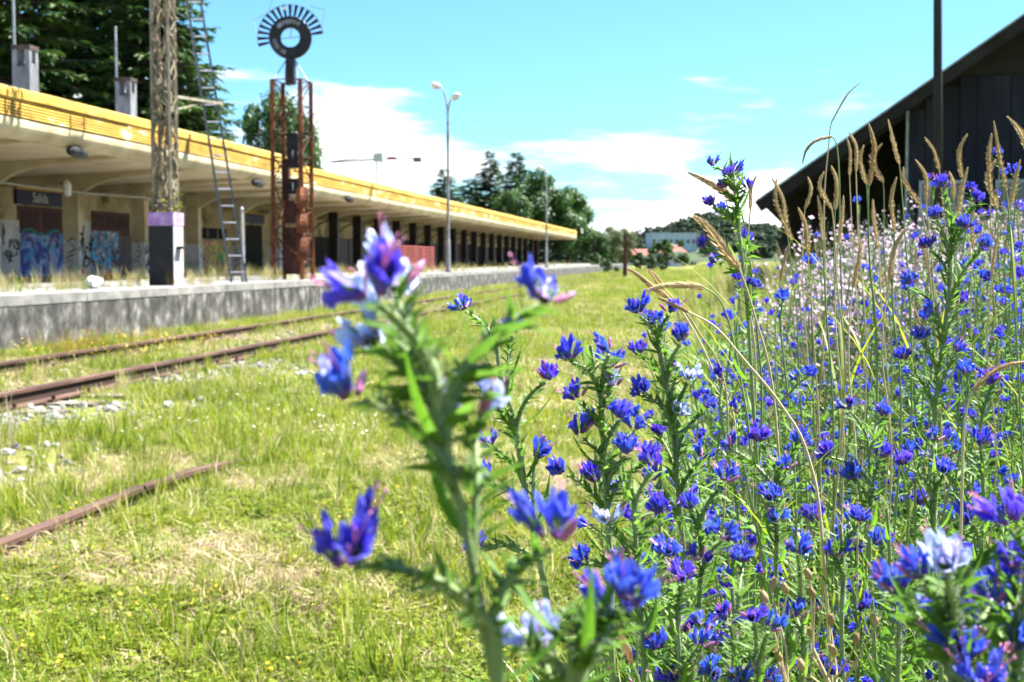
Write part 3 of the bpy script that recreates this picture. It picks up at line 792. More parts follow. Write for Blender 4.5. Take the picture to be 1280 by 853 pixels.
q = MB(); a, b_ = P(304, 353, 29), P(302, 262, 29); q.tube([a, a.lerp(b_, .5), b_], [.04, .036, .03], 8); q.build('shaft', M['plinth_white'], post)
q = MB(); q.tube([b_, b_ + Vector((0, 0, .06))], [.05, .02], 8); q.build('cap', M['steel'], post)

# ================================================================== rusty signal tower
tx = -9.75; tzc = 1715 * 9.75 / (871 - 367); ty = (tzc - 9.75 * SH) / CH
tw = thing('signal_tower', (tx, ty, PZ), 'rusty lattice signal tower topped by a black ring with radiating vanes', 'signal tower')
hw = .36
zt_ = 1.25 + (325 - 104) / FPX * tzc
TR = Matrix.Translation((tx, ty, 0)) @ Matrix.Rotation(R(-4), 4, 'Z')
def TT(x, y, z): return TR @ Vector((x, y, z))
tc = [(-hw, -hw), (hw, -hw), (hw, hw), (-hw, hw)]
for (u, v) in tc:
    q = MB(); q.bar(TT(u, v, PZ), TT(u, v, zt_), .10, .02); q.bar(TT(u, v, PZ), TT(u, v, zt_), .02, .10)
    q.build('corner_post', M['rust'], tw)
for f in range(4):
    (u0, v0), (u1, v1) = tc[f], tc[(f + 1) % 4]
    for i, z in enumerate(np.linspace(PZ + .5, zt_, 8)):
        q = MB(); q.bar(TT(u0, v0, z), TT(u1, v1, z), .045, .02); q.build('cross_bar', M['rust_dark'], tw)
    q = MB(); zz = np.linspace(PZ + .5, zt_, 8)
    for i in range(7):
        if (i + f) % 2: q.bar(TT(u0, v0, zz[i]), TT(u1, v1, zz[i + 1]), .03, .01)
        else: q.bar(TT(u1, v1, zz[i]), TT(u0, v0, zz[i + 1]), .03, .01)
        q.bar(TT(u0 * .96, v0 * .96, (zz[i] + zz[i + 1]) / 2), TT(u1 * .96, v1 * .96, zz[i + 1] - .05 * (i % 3)), .035, .012)
    q.build('diagonal_brace', M['rust_dark'], tw)
def tz(py): return 1.25 + (325 - py) / FPX * tzc
def sbox(py0, py1, x0, x1, name, mat, y0=-.30, y1=.05):
    q = MB(); q.box(x0, x1, y0, y1, tz(py1), tz(py0), 0, TR); return q.build(name, mat, tw)
sb = sbox(170, 212, -.02, .26, 'signal_box', M['black'])
sb2 = sbox(225, 244, .0, .27, 'signal_box', M['black'])
sb3 = sbox(252, 280, -.06, .30, 'signal_head', M['rust_dark'])
sbox(285, 343, -.20, .28, 'relay_cabinet', M['rust_dark'], -.2, .2)
sbox(200, 252, -.26, -.1, 'conduit', M['rust_dark'], .0, .16)
sbox(106, 340, .12, .18, 'cable_duct', M['rust_dark'], .1, .16)
for (py_, w_) in ((196, .12), (235, .12)):
    text_obj('1', .30 if py_ == 235 else .26, TT(.13, -.306, tz(py_)), (R(90), 0, R(-4)), M['white'], tw, 'numeral')
rr = random.Random(4)
for i, (py0, py1) in enumerate(((236, 262), (268, 292), (296, 326))):        # torn rusty plates
    q = MB(); pts = []
    for j in range(6):
        t = j / 5; z = tz(py0) + (tz(py1) - tz(py0)) * t; b_ = .06 * math.sin(math.pi * t) + .02
        pts += [TT(hw - .10, -hw - .02 - b_, z), TT(hw + .02, -hw - .03 - b_ * 1.6, z), TT(hw + .10 + b_ * .7, -hw + .03, z)]
    q.add(pts, [(j * 3 + k, j * 3 + k + 1, j * 3 + k + 4, j * 3 + k + 3) for j in range(5) for k in range(2)])
    pl_ = q.build('torn_plate', M['rust'], tw)
    md = pl_.modifiers.new('thickness', 'SOLIDIFY'); md.thickness = .006
for i in range(5):
    q = MB(); z = tz(330) + i * .35; a = rr.uniform(-.3, .3)
    q.bar(TT(-hw - .02, -hw - .03, z), TT(-hw + .2, -hw - .03 + .02 * i, z + .3 + a), .10, .012); q.build('torn_strip', M['rust_dark'], tw)
# neck and ring
rc = TT(0.0, 0, tz(48)); rc = Vector((P(363, 48, tzc).x, P(363, 48, tzc).y, tz(48)))
q = MB(); q.box(-.10, .10, -.08, .08, zt_ - .05, tz(74), 0, Matrix.Translation((rc.x - tx, rc.y - ty, 0)) @ TR); neck = q.build('neck', M['black'], tw)
for s_ in (-1, 1):
    q = MB(); q.tube([TT(s_ * hw * .85, -hw, zt_), Vector((rc.x + s_ * .12, rc.y, tz(76)))], .014, 5); q.build('stay', M['steel'], tw)
    q = MB(); q.tube([TT(s_ * hw * .85, hw, zt_), Vector((rc.x + s_ * .12, rc.y, tz(76)))], .014, 5); q.build('stay', M['steel'], tw)
fy = R(9)
RM = Matrix.Translation(rc) @ Matrix.Rotation(fy, 4, 'Z')
def RP(r, a, y=0): return RM @ Vector((r * math.cos(a), y, r * math.sin(a)))
ro, ri = .52, .235
q = MB(); n = 40; vs = []
prof = [(ri, -.05), (ri + .03, -.09), (ro - .04, -.09), (ro, -.05), (ro, .05), (ro - .04, .09), (ri + .03, .09), (ri, .05)]
for k in range(n):
    a = 2 * math.pi * k / n
    for (r_, y_) in prof: vs.append(RP(r_, a, y_))
m_ = len(prof)
q.add(vs, [(k * m_ + j, k * m_ + (j + 1) % m_, ((k + 1) % n) * m_ + (j + 1) % m_, ((k + 1) % n) * m_ + j) for k in range(n) for j in range(m_)])
ring = q.build('ring', M['black'], tw, smooth=False)
q = MB(); q.bar(RP(ri, 3.25, 0), RP(ri, .1, 0), .02); q.bar(RP(ri, 1.45, 0), RP(.0, 0, 0), .02); q.build('ring_crossbar', M['steel'], tw)
for i in range(17):
    a = R(193) + (R(10) - R(193)) * i / 16
    q = MB(); t_ = RM @ Vector((0, 0, 0))
    d = Vector((math.cos(a), 0, math.sin(a))); s_ = Vector((-math.sin(a), 0, math.cos(a)))
    w0, w1 = .027, .043
    vs = [RM @ (d * r_ + s_ * w_ * e_ + Vector((0, y_, 0))) for y_ in (-.012, .012) for (r_, w_, e_) in ((.53, w0, -1), (.53, w0, 1), (.80, w1, 1), (.80, w1, -1))]
    q.add(vs, [(0, 1, 2, 3), (7, 6, 5, 4), (0, 4, 5, 1), (1, 5, 6, 2), (2, 6, 7, 3), (3, 7, 4, 0)])
    q.build('vane', M['black'], tw)
q = MB(); q.tube([RP(.80, R(193) + (R(10) - R(193)) * i / 30) for i in range(31)], .010, 5); q.build('vane_hoop', M['steel'], tw)
for pts in ([(323, 53), (317, 25), (345, 12)], [(388, 8), (406, 12), (402, 40)], [(336, 14), (342, -6)], [(386, 6), (382, -8)]):
    q = MB(); q.tube([P(a, b, tzc) for a, b in pts], .009, 5); q.build('wire_guard', M['steel'], tw)
rr = random.Random(12)
for rng in (((R(55), R(140)), 15), ((R(190), R(250)), 8)):
    for i in range(rng[1]):                               # worn lettering on the ring
        a = rng[0][0] + (rng[0][1] - rng[0][0]) * i / (rng[1] - 1)
        q = MB(); r0 = .33
        for j in range(2):
            a2 = a + rr.uniform(-.03, .03); q.bar(RP(r0, a2, -.094), RP(r0 + .1, a + rr.uniform(-.05, .05), -.094), .016, .006, 0, RM.to_3x3() @ Vector((0, 1, 0)))
        q.build('worn_letter', M['steel'], ring, mat=Matrix())
q = MB(); q.tube([RP(.72, R(101), -.02), RP(.72, R(101), -.05)], .05, 10); q.build('reflector', M['white'], tw)

# ================================================================== street lamps
def street_lamp(px_, X, top_py, label, arms):
    zc = 1715 * X / (871 - px_); yy = (zc - X * SH) / CH; xx = -X
    t = thing('street_lamp', (xx, yy, PZ), label, 'street lamp', 'street lamps on the platform')
    zt = 1.25 + (325 - top_py) / FPX * zc
    q = MB(); q.tube([(xx, yy, PZ), (xx, yy, PZ + 1.2), (xx, yy, PZ + 1.25), (xx, yy, zt - 1.3)], [.085, .08, .062, .05], 10); q.build('pole', M['lamp_pole'], t)
    q = MB(); q.tube([(xx, yy, PZ), (xx, yy, PZ + .05)], .14, 10); q.build('base_plate', M['rust_dark'], t)
    for (dx, dz, hx) in arms:
        q = MB(); pts = []
        for i in range(9):
            a = math.pi / 2 * i / 8 * .85; pts.append((xx + dx * (1 - math.cos(a)) * 1.15, yy, zt - 1.3 + (1.3 + dz) * math.sin(a)))
        q.tube(pts, [.045 - .002 * i for i in range(9)], 8); q.build('arm', M['steel'], t)
        e_ = Vector(pts[-1]); d = Vector((dx, 0, .12)).normalized()
        hL = .46
        q = MB(); q.tube([e_ + d * (hL * u) for u in (-.08, .1, .35, .65, .9, 1)], [.03, .07, .13, .14, .09, .02], 12)
        for j, v in enumerate(q.v): q.v[j] = (v[0], v[1] * 1.0 + 0, e_.z + (v[2] - e_.z) * .75 + .02)
        hd = q.build('lamp_head', M['lamp_head'], t, smooth=True)
        q = MB(); q.tube([e_ + d * (hL * u) + Vector((0, 0, -.075)) for u in (.2, .45, .75, .9)], [.04, .10, .09, .03], 10); q.build('lens', M['lamp_glass'], hd, mat=Matrix())
street_lamp(560.5, 9.6, 112, 'tall two armed street lamp rising from the platform before the red barrier', ((-.30, .05, 0), (.14, -.45, 0)))
street_lamp(683, 9.6, 216, 'distant slim street lamp near the far end of the station roof', ((-.25, .25, 0),))

# ================================================================== goods shed and pole on the right
SB = from_pd(1132, 25.5)                                 # near left wall corner
SM = Matrix.Translation((SB.x, SB.y, gz(SB.x, SB.y) - .05)) @ Matrix.Rotation(R(-5), 4, 'Z')
shed = thing('goods_shed', SM.translation, 'dark wooden goods shed with a low sweeping gable roof behind the flower bank', 'shed')
def SP(q, name, mat, parent=None, smooth=False):
    q.v = [tuple(SM @ Vector(v)) for v in q.v]
    return q.build(name, mat, parent or shed, smooth)
eave_z, slope = 1.62, .70
def roof_z(x): return eave_z + (x + 2.65) * slope
RIDGE = 7.5; DEP = 16
q = MB(); q.add([(-2.65, -1.0, roof_z(-2.65)), (RIDGE, -1.0, roof_z(RIDGE)), (RIDGE, DEP, roof_z(RIDGE)), (-2.65, DEP, roof_z(-2.65)),
        (-2.65, -1.0, roof_z(-2.65) + .09), (RIDGE, -1.0, roof_z(RIDGE) + .09), (RIDGE, DEP, roof_z(RIDGE) + .09), (-2.65, DEP, roof_z(-2.65) + .09)],
       [(0, 3, 2, 1), (4, 5, 6, 7), (0, 1, 5, 4), (1, 2, 6, 5), (2, 3, 7, 6), (3, 0, 4, 7)])
rf_ = SP(q, 'roof', M['shed_roof'])
q = MB(); q.add([(RIDGE, -1.0, roof_z(RIDGE)), (RIDGE * 2 + 2.65, -1.0, eave_z), (RIDGE * 2 + 2.65, DEP, eave_z), (RIDGE, DEP, roof_z(RIDGE)),
        (RIDGE, -1.0, roof_z(RIDGE) + .09), (RIDGE * 2 + 2.65, -1.0, eave_z + .09), (RIDGE * 2 + 2.65, DEP, eave_z + .09), (RIDGE, DEP, roof_z(RIDGE) + .09)],
       [(0, 3, 2, 1), (4, 5, 6, 7), (0, 1, 5, 4), (1, 2, 6, 5), (2, 3, 7, 6), (3, 0, 4, 7)])
SP(q, 'roof', M['shed_roof'])
q = MB(); q.bar((-2.7, -1.04, roof_z(-2.7) - .03), (RIDGE, -1.04, roof_z(RIDGE) - .03), .04, .22); SP(q, 'barge_board', M['shed_dark'])
q = MB(); q.bar((RIDGE, -1.04, roof_z(RIDGE) - .03), (RIDGE * 2 + 2.7, -1.04, eave_z), .04, .22); SP(q, 'barge_board', M['shed_dark'])
q = MB(); q.bar((-2.72, -1.07, roof_z(-2.72) + .10), (RIDGE, -1.07, roof_z(RIDGE) + .10), .06, .03); SP(q, 'roof_edge_strip', M['steel'])
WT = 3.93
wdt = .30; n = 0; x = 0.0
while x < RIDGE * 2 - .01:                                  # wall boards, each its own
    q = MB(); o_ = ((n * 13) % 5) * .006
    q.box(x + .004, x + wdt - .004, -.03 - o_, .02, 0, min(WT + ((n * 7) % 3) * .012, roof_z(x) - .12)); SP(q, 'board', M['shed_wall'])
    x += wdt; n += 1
q = MB(); q.add([(0, .03, 0), (RIDGE * 2, .03, 0), (RIDGE * 2, .03, roof_z(0) - .02), (RIDGE, .03, roof_z(RIDGE) - .02), (0, .03, roof_z(0) - .02),
                 (0, .2, 0), (RIDGE * 2, .2, 0), (RIDGE * 2, .2, roof_z(0) - .02), (RIDGE, .2, roof_z(RIDGE) - .02), (0, .2, roof_z(0) - .02)],
       [(0, 1, 2, 3, 4), (9, 8, 7, 6, 5), (0, 5, 6, 1), (1, 6, 7, 2), (2, 7, 8, 3), (3, 8, 9, 4), (4, 9, 5, 0)])
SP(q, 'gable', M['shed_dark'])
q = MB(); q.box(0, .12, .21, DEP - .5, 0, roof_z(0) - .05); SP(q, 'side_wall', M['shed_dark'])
q = MB(); q.add([(x_, y_, z_) for y_ in (2.2, 2.3) for x_, z_ in ((-2.25, 0), (-.002, 0), (-.002, roof_z(0) - .01), (-2.25, roof_z(-2.25) - .01))], [(0, 1, 2, 3), (7, 6, 5, 4), (0, 4, 5, 1), (1, 5, 6, 2), (2, 6, 7, 3), (3, 7, 4, 0)]); SP(q, 'lean_to_dark_infill', M['shed_dark'])  # added dark infill: shade under the open lean-to roof, put in as colour
q = MB(); q.box(-2.3, -2.25, 2.2, DEP - .4, 0, roof_z(-2.3) - .01); SP(q, 'lean_to_dark_side', M['shed_dark'])  # added dark sheet closing the open side, so the lean-to stays black
q = MB(); q.box(-.05, .0, -.07, -.035, .1, 3.35); SP(q, 'corner_strip', M['steel'])
for yy in (0, 5, 10, 15):
    q = MB(); q.box(-2.3, -2.14, yy - .08, yy + .08, -.2, roof_z(-2.2) - .02); SP(q, 'post', M['shed_dark'])
    q = MB(); q.bar((-2.5, yy, roof_z(-2.5) - .12), (0, yy, roof_z(0) - .12), .1, .16); SP(q, 'rafter', M['shed_dark'])
for (x0, x1) in ((.25, .95), (1.6, 2.15), (3.0, 3.6)):       # small white framed windows
    q = MB(); q.box(x0, x1, -.075, -.055, 1.05, 2.0); wn_ = SP(q, 'window', M['window_dark'])
    fr = MB()
    for (a0, a1, b0, b1) in ((x0 - .05, x0, 1.0, 2.05), (x1, x1 + .05, 1.0, 2.05), (x0, x1, 1.0, 1.05), (x0, x1, 2.0, 2.05), ((x0 + x1) / 2 - .02, (x0 + x1) / 2 + .02, 1.05, 2.0)):
        fr.box(a0, a1, -.10, -.05, b0, b1)
    fr.v = [tuple(SM @ Vector(v)) for v in fr.v]; fr.build('frame', surf('old_white_frame', [(.3, (.3, .32, .34)), (.7, (.5, .52, .54))], 4, .7), wn_)
up_ = from_pd(1163.5, 19.0); zb = gz(up_.x, up_.y)
pol = thing('utility_pole', (up_.x, up_.y, zb), 'dark utility pole standing in front of the goods shed', 'pole')
q = MB(); q.tube([(up_.x + .10, up_.y, zb - .2), (up_.x + .04, up_.y, zb + 3), (up_.x - .06, up_.y, zb + 8.5)], [.072, .062, .05], 12); q.build('shaft', M['pole_dark'], pol, smooth=True)
q = MB(); q.bar((up_.x - .75, up_.y - .08, zb + 7.9), (up_.x + .65, up_.y - .08, zb + 7.9), .09, .11); q.build('cross_arm', M['pole_dark'], pol)
for s_ in (-.6, -.2, .2, .5):
    q = MB(); q.tube([(up_.x + s_, up_.y - .08, zb + 7.95), (up_.x + s_, up_.y - .08, zb + 8.15)], [.035, .03], 8); q.build('insulator', M['white'], pol)

# ================================================================== far things
def tree(name, base, H, label, cat, crown_mesh, sx, sz, mat_trunk=None, group=None, rot=0.0, trunk_r=.35):
    t = thing(name, base, label, cat, group)
    q = MB(); q.tube([(0, 0, -.3), (.05, 0, H * .3), (-.05, .05, H * .62), (0, 0, H * .93)], [trunk_r, trunk_r * .75, trunk_r * .42, trunk_r * .08], 9)
    link('trunk', q.mesh('trunk', mat_trunk or M['bark'], True), t, mat=Matrix())
    link('crown', crown_mesh, t, mat=Matrix.Rotation(rot, 4, 'Z') @ Matrix.Diagonal((sx, sx, sz, 1)))
    return t
def conifer_mesh(seed, H=1.0, tiers=62, spread=.24, dens=3.0):
    """unit height fir: drooping boughs with hanging sprays"""
    rr = random.Random(seed); q = MB()
    for i in range(tiers):
        t = .10 + .89 * i / tiers; Rr = spread * (1 - t) ** .75 + .012
        for b in range(8 if t < .85 else 5):
            a = rr.uniform(0, 6.283); L = Rr * rr.uniform(.6, 1.15)
            up = rr.uniform(-.12, .22); o = Vector((0, 0, t + rr.uniform(-.01, .01)))
            d = Vector((math.cos(a), math.sin(a), up))
            q.tube([o, o + d * L * .5, o + d * L + Vector((0, 0, -.12 * L))], [.004 * (1 - t) + .001, .0025, .0005], 3, 1, False)
            ns = int((6 + 70 * L) * dens)
            for s in range(ns):
                u = .18 + .85 * rr.random() ** .8; c = o + d * (L * u) + Vector((0, 0, -.10 * L * u * u))
                sa = a + rr.choice((-1, 1)) * rr.uniform(.4, 1.1); l = (.050 * (1.1 - u * .5)) * rr.uniform(.5, 1.1) * (1.15 - .55 * t)
                sd = Vector((math.cos(sa), math.sin(sa), rr.uniform(-.75, .12))).normalized()
                wv = sd.cross(Vector((rr.uniform(-.5, .5), rr.uniform(-.5, .5), 1))).normalized() * l * .17
                m1 = c + sd * l * .5 + Vector((0, 0, .1 * l))
                q.add([c, m1 - wv, c + sd * l, m1 + wv], [(0, 1, 2, 3)])
    return q.mesh('crown', [M['conifer'], M['bark']])
def broad_mesh(seed, mat, lobes=46, leaves=230, leaf=.035, cz=.62, rx=.38, rz=.36, narrow=0.0):
    rr = random.Random(seed); q = MB()
    cs = []
    while len(cs) < lobes:
        p = Vector((rr.uniform(-1, 1), rr.uniform(-1, 1), rr.uniform(-1, 1)))
        if .35 < p.length < 1: cs.append(Vector((p.x * rx * (1 - narrow * max(0, p.z)), p.y * rx * (1 - narrow * max(0, p.z)), cz + p.z * rz)))
    for c in cs:
        q.tube([Vector((0, 0, .3)), Vector((c.x * .4, c.y * .4, c.z * .75)), c], [.010, .006, .002], 4, 1, False)
        r = rr.uniform(.06, .13)
        for k in range(leaves):
            d = Vector((rr.gauss(0, 1), rr.gauss(0, 1), rr.gauss(0, 1))).normalized()
            p = c + d * r * rr.uniform(.45, 1.1) * Vector((1, 1, .8)).length / 1.6
            l = leaf * rr.uniform(.5, 1.15); nrm = (d + Vector((rr.uniform(-.8, .8), rr.uniform(-.8, .8), rr.uniform(-.3, 1)))).normalized()
            u = nrm.orthogonal().normalized(); v = nrm.cross(u); a = rr.uniform(0, 6.28)
            u, v = u * math.cos(a) + v * math.sin(a), v * math.cos(a) - u * math.sin(a)
            q.add([p - u * l * .5, p - v * l * .28, p + u * l * .5, p + v * l * .28], [(0, 1, 2, 3)])
    return q.mesh('crown', [mat, M['bark']])
con1, con2 = conifer_mesh(1), conifer_mesh(2, spread=.25, tiers=56, dens=2.4)
for i, (px_, zc, H, sx, rot, lab) in enumerate((
        (28, 72, 26, 27, .3, 'dark conifer behind the station, leftmost, beside the first chimney'),
        (122, 80, 29, 33, 1.9, 'broad dark conifer behind the second chimney, widest of its row'),
        (196, 76, 24, 24, 3.3, 'dark conifer behind the vine covered mast'),
        (232, 86, 15.5, 22, 5.0, 'lower conifer with spreading boughs beside the ladder'))):
    p = from_pd(px_, zc, 0)
    tree('conifer_tree', p, H, lab, 'tree', con1, sx, H, group='conifers behind the station', rot=rot, trunk_r=.45)
b1 = broad_mesh(11, M['broad'], 60, 240, .038); b2 = broad_mesh(12, M['broad'], 74, 230, .045, .54, .42, .40); b3 = broad_mesh(13, M['willow'], 40, 200, .035, .55, .26, .42, .5)
for (nm, px_, zc, H, sx, msh, rot, lab) in (
        ('broadleaf_tree', 350, 95, 12.8, 7.4, b1, 0, 'dark leafy tree behind the rusty signal tower'),
        ('conifer_tree', 556, 150, 11.4, 19, con2, 1.0, 'small spreading conifer above the roof right of the tall street lamp'),
        ('conifer_tree', 613, 165, 14.6, 19, con2, 2.0, 'taller pointed conifer in the dark clump, standing left'),
        ('conifer_tree', 645, 170, 14.8, 24, con2, 3.6, 'pointed conifer rising just left of the round tree'),
        ('conifer_tree', 587, 172, 11.6, 26, con2, 4.6, 'low dark conifer filling the gap in the clump'),
        ('broadleaf_tree', 682, 160, 11.8, 11.5, b2, 0.4, 'big round broadleaf tree over the far end of the roof'),
        ('broadleaf_tree', 640, 150, 8.6, 7, b1, 2.2, 'small light green broadleaf tree below the pointed conifers'),
        ('broadleaf_tree', 710, 170, 10.2, 7.5, b2, 3.3, 'dark rounded broadleaf tree at the end of the clump'),
        ('broadleaf_tree', 742, 165, 5.0, 5, b1, 1.1, 'small bright green tree just past the station end'),
        ('willow_tree', 764, 190, 6.4, 7, b3, 0.2, 'grey green willow standing behind the brown post'),
        ('willow_tree', 779, 210, 6.6, 7, b3, 1.7, 'grey green willow next to the brown post, nearer the town')):
    tree(nm, from_pd(px_, zc, 0), H, lab, 'tree', msh, sx, H, rot=rot, trunk_r=.3)
# brown post by the field edge
p = from_pd(781, 95); po = thing('wooden_post', p, 'brown wooden post at the far field edge before the willows', 'post')
q = MB(); q.tube([(0, 0, -.1), (.02, 0, 1.6), (0, 0, 3.0)], [.16, .15, .13], 8); link('shaft', q.mesh('shaft', M['rust_dark']), po, mat=Matrix())
q = MB(); q.bar((.05, 0, 2.6), (1.0, 0, 1.5), .1, .1); link('brace', q.mesh('brace', M['rust_dark']), po, mat=Matrix())
# bushes at the field edge
bm_ = broad_mesh(17, M['broad'], 16, 160, .10, .42, .5, .36)
for (px_, zc, s_, lab) in ((815, 130, 2.3, 'low rounded bush in front of the red roofed houses'), (800, 150, 3.0, 'bush beside the white house at the field edge'), (832, 190, 6.0, 'leafy bush below the long pale building'),
                           (760, 120, 1.8, 'small bush at the foot of the willow'), (745, 130, 2.8, 'dense bush at the end of the platform')):
    t = thing('bush', from_pd(px_, zc), lab, 'bush', 'bushes at the field edge')
    link('foliage', bm_, t, mat=Matrix.Diagonal((s_, s_, s_ * .9, 1)))
    q = MB(); q.tube([(0, 0, -.1), (0, 0, .6 * s_)], [.05 * s_, .02 * s_], 6); link('stem', q.mesh('stem', M['bark']), t, mat=Matrix())
# houses
def house(px_, zc, w, d, h, rh, wall, roof, label, rot=0, nwin=4, rows=1, zb=0.0, name='house'):
    p = from_pd(px_, zc, zb); t = thing(name, p, label, 'house' if name == 'house' else 'building')
    Mh = Matrix.Rotation(HEAD + rot, 4, 'Z')
    def hp(q, nm, mat, par=None):
        q.v = [tuple(Mh @ Vector(v)) for v in q.v]
        return link(nm, q.mesh(nm, mat), par or t, mat=Matrix())
    q = MB(); q.box(-w / 2, w / 2, 0, d, -1, h); hp(q, 'wall', wall)
    q = MB(); o = .4
    if rh > 0:
        q.add([(-w / 2 - o, -o, h), (w / 2 + o, -o, h), (w / 2 + o, d + o, h), (-w / 2 - o, d + o, h), (-w / 2 - o + rh * .6, d / 2, h + rh), (w / 2 + o - rh * .6, d / 2, h + rh)],
              [(0, 1, 5, 4), (2, 3, 4, 5), (1, 2, 5), (3, 0, 4), (3, 2, 1, 0)])
    else: q.box(-w / 2 - .2, w / 2 + .2, -.2, d + .2, h, h + .35)
    hp(q, 'roof', roof)
    for r in range(rows):
        for i in range(nwin):
            x = -w / 2 + w * (i + .5) / nwin; z = h * (r + .5) / rows
            q = MB(); q.box(x - w / nwin * .28, x + w / nwin * .28, -.06, -.01, z - .55, z + .6); wi = hp(q, 'window', M['window_dark'])
            q = MB(); q.box(x - w / nwin * .3, x + w / nwin * .3, -.12, -.005, z - .68, z - .57); hp(q, 'sill', M['house_white'], wi)
    return t
house(838, 250, 5.4, 7, 2.6, 1.4, M['house_grey'], M['tile_red'], 'grey house with red roof at the right of the town edge', .1, 3)
house(803, 280, 6.0, 7, 2.2, 1.3, M['house_white'], M['tile_red'], 'low house with red roof left of the grey house', -.1, 3)
house(846, 245, 2.0, 5, 2.4, 0, M['house_white'], M['house_white'], 'small white outbuilding beside the grey house', 0, 1)
house(842, 420, 14, 12, 4.6, 0, M['house_white'], M['house_white'], 'long pale building on the rise behind the houses', .05, 8, 1, 4.6, 'long_building')
house(791, 330, 2.6, 5, 3.2, .8, M['house_white'], M['house_grey'], 'small white house near the willows', .2, 2)
# hill with a wood
def hill_h(px_):
    return np.interp(px_, [560, 700, 780, 830, 860, 885, 900, 930, 1000, 1150, 1300], [0, 3, 7, 11, 13.5, 16, 15, 12, 10, 9, 8])
q = MB(); cols_ = list(range(560, 1301, 20)); vs = []
for px_ in cols_:
    for (zc, f) in ((380, 0), (430, .35), (520, 1.0), (640, .9), (760, 0)):
        vs.append(from_pd(px_, zc, hill_h(px_) * f * 1.0 - .3))
q.add(vs, [(i * 5 + j, (i + 1) * 5 + j, (i + 1) * 5 + j + 1, i * 5 + j + 1) for i in range(len(cols_) - 1) for j in range(4)])
struct(q.build('hill', surf('hill_grass', [(.3, (.02, .04, .015)), (.7, (.05, .075, .03))], .05, .95), smooth=True), 'low wooded hill beyond the town')

# tower crane
p = from_pd(475, 240, 0); cr = thing('tower_crane', p, 'distant tower crane above the station roof', 'crane')
def cp(q, nm, mat): return link(nm, q.mesh(nm, mat), cr, mat=Matrix.Rotation(HEAD, 4, 'Z'))
zj = 1.25 + (325 - 202) / FPX * 240
q = MB()
for (u, v) in ((-.5, -.5), (.5, -.5), (.5, .5), (-.5, .5)): q.bar((u, v, 0), (u, v, zj), .16)
for i in range(14):
    z0, z1 = zj * i / 14, zj * (i + 1) / 14; s_ = 1 if i % 2 else -1
    q.bar((-.5 * s_, -.5, z0), (.5 * s_, -.5, z1), .1); q.bar((.5, -.5 * s_, z0), (.5, .5 * s_, z1), .1)
cp(q, 'mast', M['crane_white'])
q = MB(); q.bar((-8.6, 0, zj - .3), (0, 0, zj + .2), .26); q.bar((-8.6, 0, zj - .2), (0, 0, zj + .9), .16)
for i in range(16): q.bar((-8.6 + i * .53, 0, zj - .3 + i * .03), (-8.3 + i * .53, 0, zj - .15 + i * .065), .06)
cp(q, 'jib', M['crane_dark'])
q = MB(); q.bar((0, 0, zj + .2), (7.0, 0, zj + .35), .22); cp(q, 'counter_jib', M['crane_dark'])
q = MB(); q.box(6.0, 7.4, -.4, .4, zj - .25, zj + .55); cp(q, 'counterweight', M['crane_dark'])
q = MB(); q.box(1.4, 3.0, -.4, .4, zj + .3, zj + .65); cp(q, 'winch_house', M['crane_red'])
q = MB(); q.box(-.9, .7, -.7, .7, zj - .2, zj + 1.25); cp(q, 'cab', M['crane_white'])
q = MB(); q.bar((0, 0, zj + 1.2), (0, 0, zj + 3.0), .1); cp(q, 'apex', M['crane_dark'])

# ================================================================== scatter helper for uncountable growth
def proto_collection(name, meshes):
    c = bpy.data.collections.new(name)
    for i, m in enumerate(meshes):
        o = bpy.data.objects.new('%s_%02d' % (name, i), m); c.objects.link(o)
    return c
def scatter(name, label, cat, pts, rots, scl, idx, coll):
    me = bpy.data.meshes.new(name)
    me.from_pydata([tuple(p) for p in pts], [], [])
    a = me.attributes.new('rot', 'FLOAT_VECTOR', 'POINT'); a.data.foreach_set('vector', np.array(rots, dtype=np.float32).ravel())
    a = me.attributes.new('scl', 'FLOAT', 'POINT'); a.data.foreach_set('value', np.array(scl, dtype=np.float32))
    a = me.attributes.new('pick', 'INT', 'POINT'); a.data.foreach_set('value', np.array(idx, dtype=np.int32))
    o = link(name, me)
    ng = bpy.data.node_groups.new(name, 'GeometryNodeTree')
    ng.interface.new_socket('Geometry', in_out='INPUT', socket_type='NodeSocketGeometry')
    ng.interface.new_socket('Geometry', in_out='OUTPUT', socket_type='NodeSocketGeometry')
    N, L = ng.nodes, ng.links
    gi, go = N.new('NodeGroupInput'), N.new('NodeGroupOutput')
    ip = N.new('GeometryNodeInstanceOnPoints'); ci = N.new('GeometryNodeCollectionInfo')
    ci.inputs['Collection'].default_value = coll; ci.inputs['Separate Children'].default_value = True; ci.inputs['Reset Children'].default_value = True
    def att(nm, ty):
        n = N.new('GeometryNodeInputNamedAttribute'); n.data_type = ty; n.inputs['Name'].default_value = nm; return n.outputs[0]
    er = N.new('FunctionNodeEulerToRotation')
    L.new(att('rot', 'FLOAT_VECTOR'), er.inputs[0]); L.new(er.outputs[0], ip.inputs['Rotation'])
    L.new(att('scl', 'FLOAT'), ip.inputs['Scale']); L.new(att('pick', 'INT'), ip.inputs['Instance Index'])
    ip.inputs['Pick Instance'].default_value = True
    L.new(gi.outputs[0], ip.inputs['Points']); L.new(ci.outputs[0], ip.inputs['Instance']); L.new(ip.outputs[0], go.inputs[0])
    md = o.modifiers.new('growth', 'NODES'); md.node_group = ng
    return tag(o, label, cat, kind='stuff')
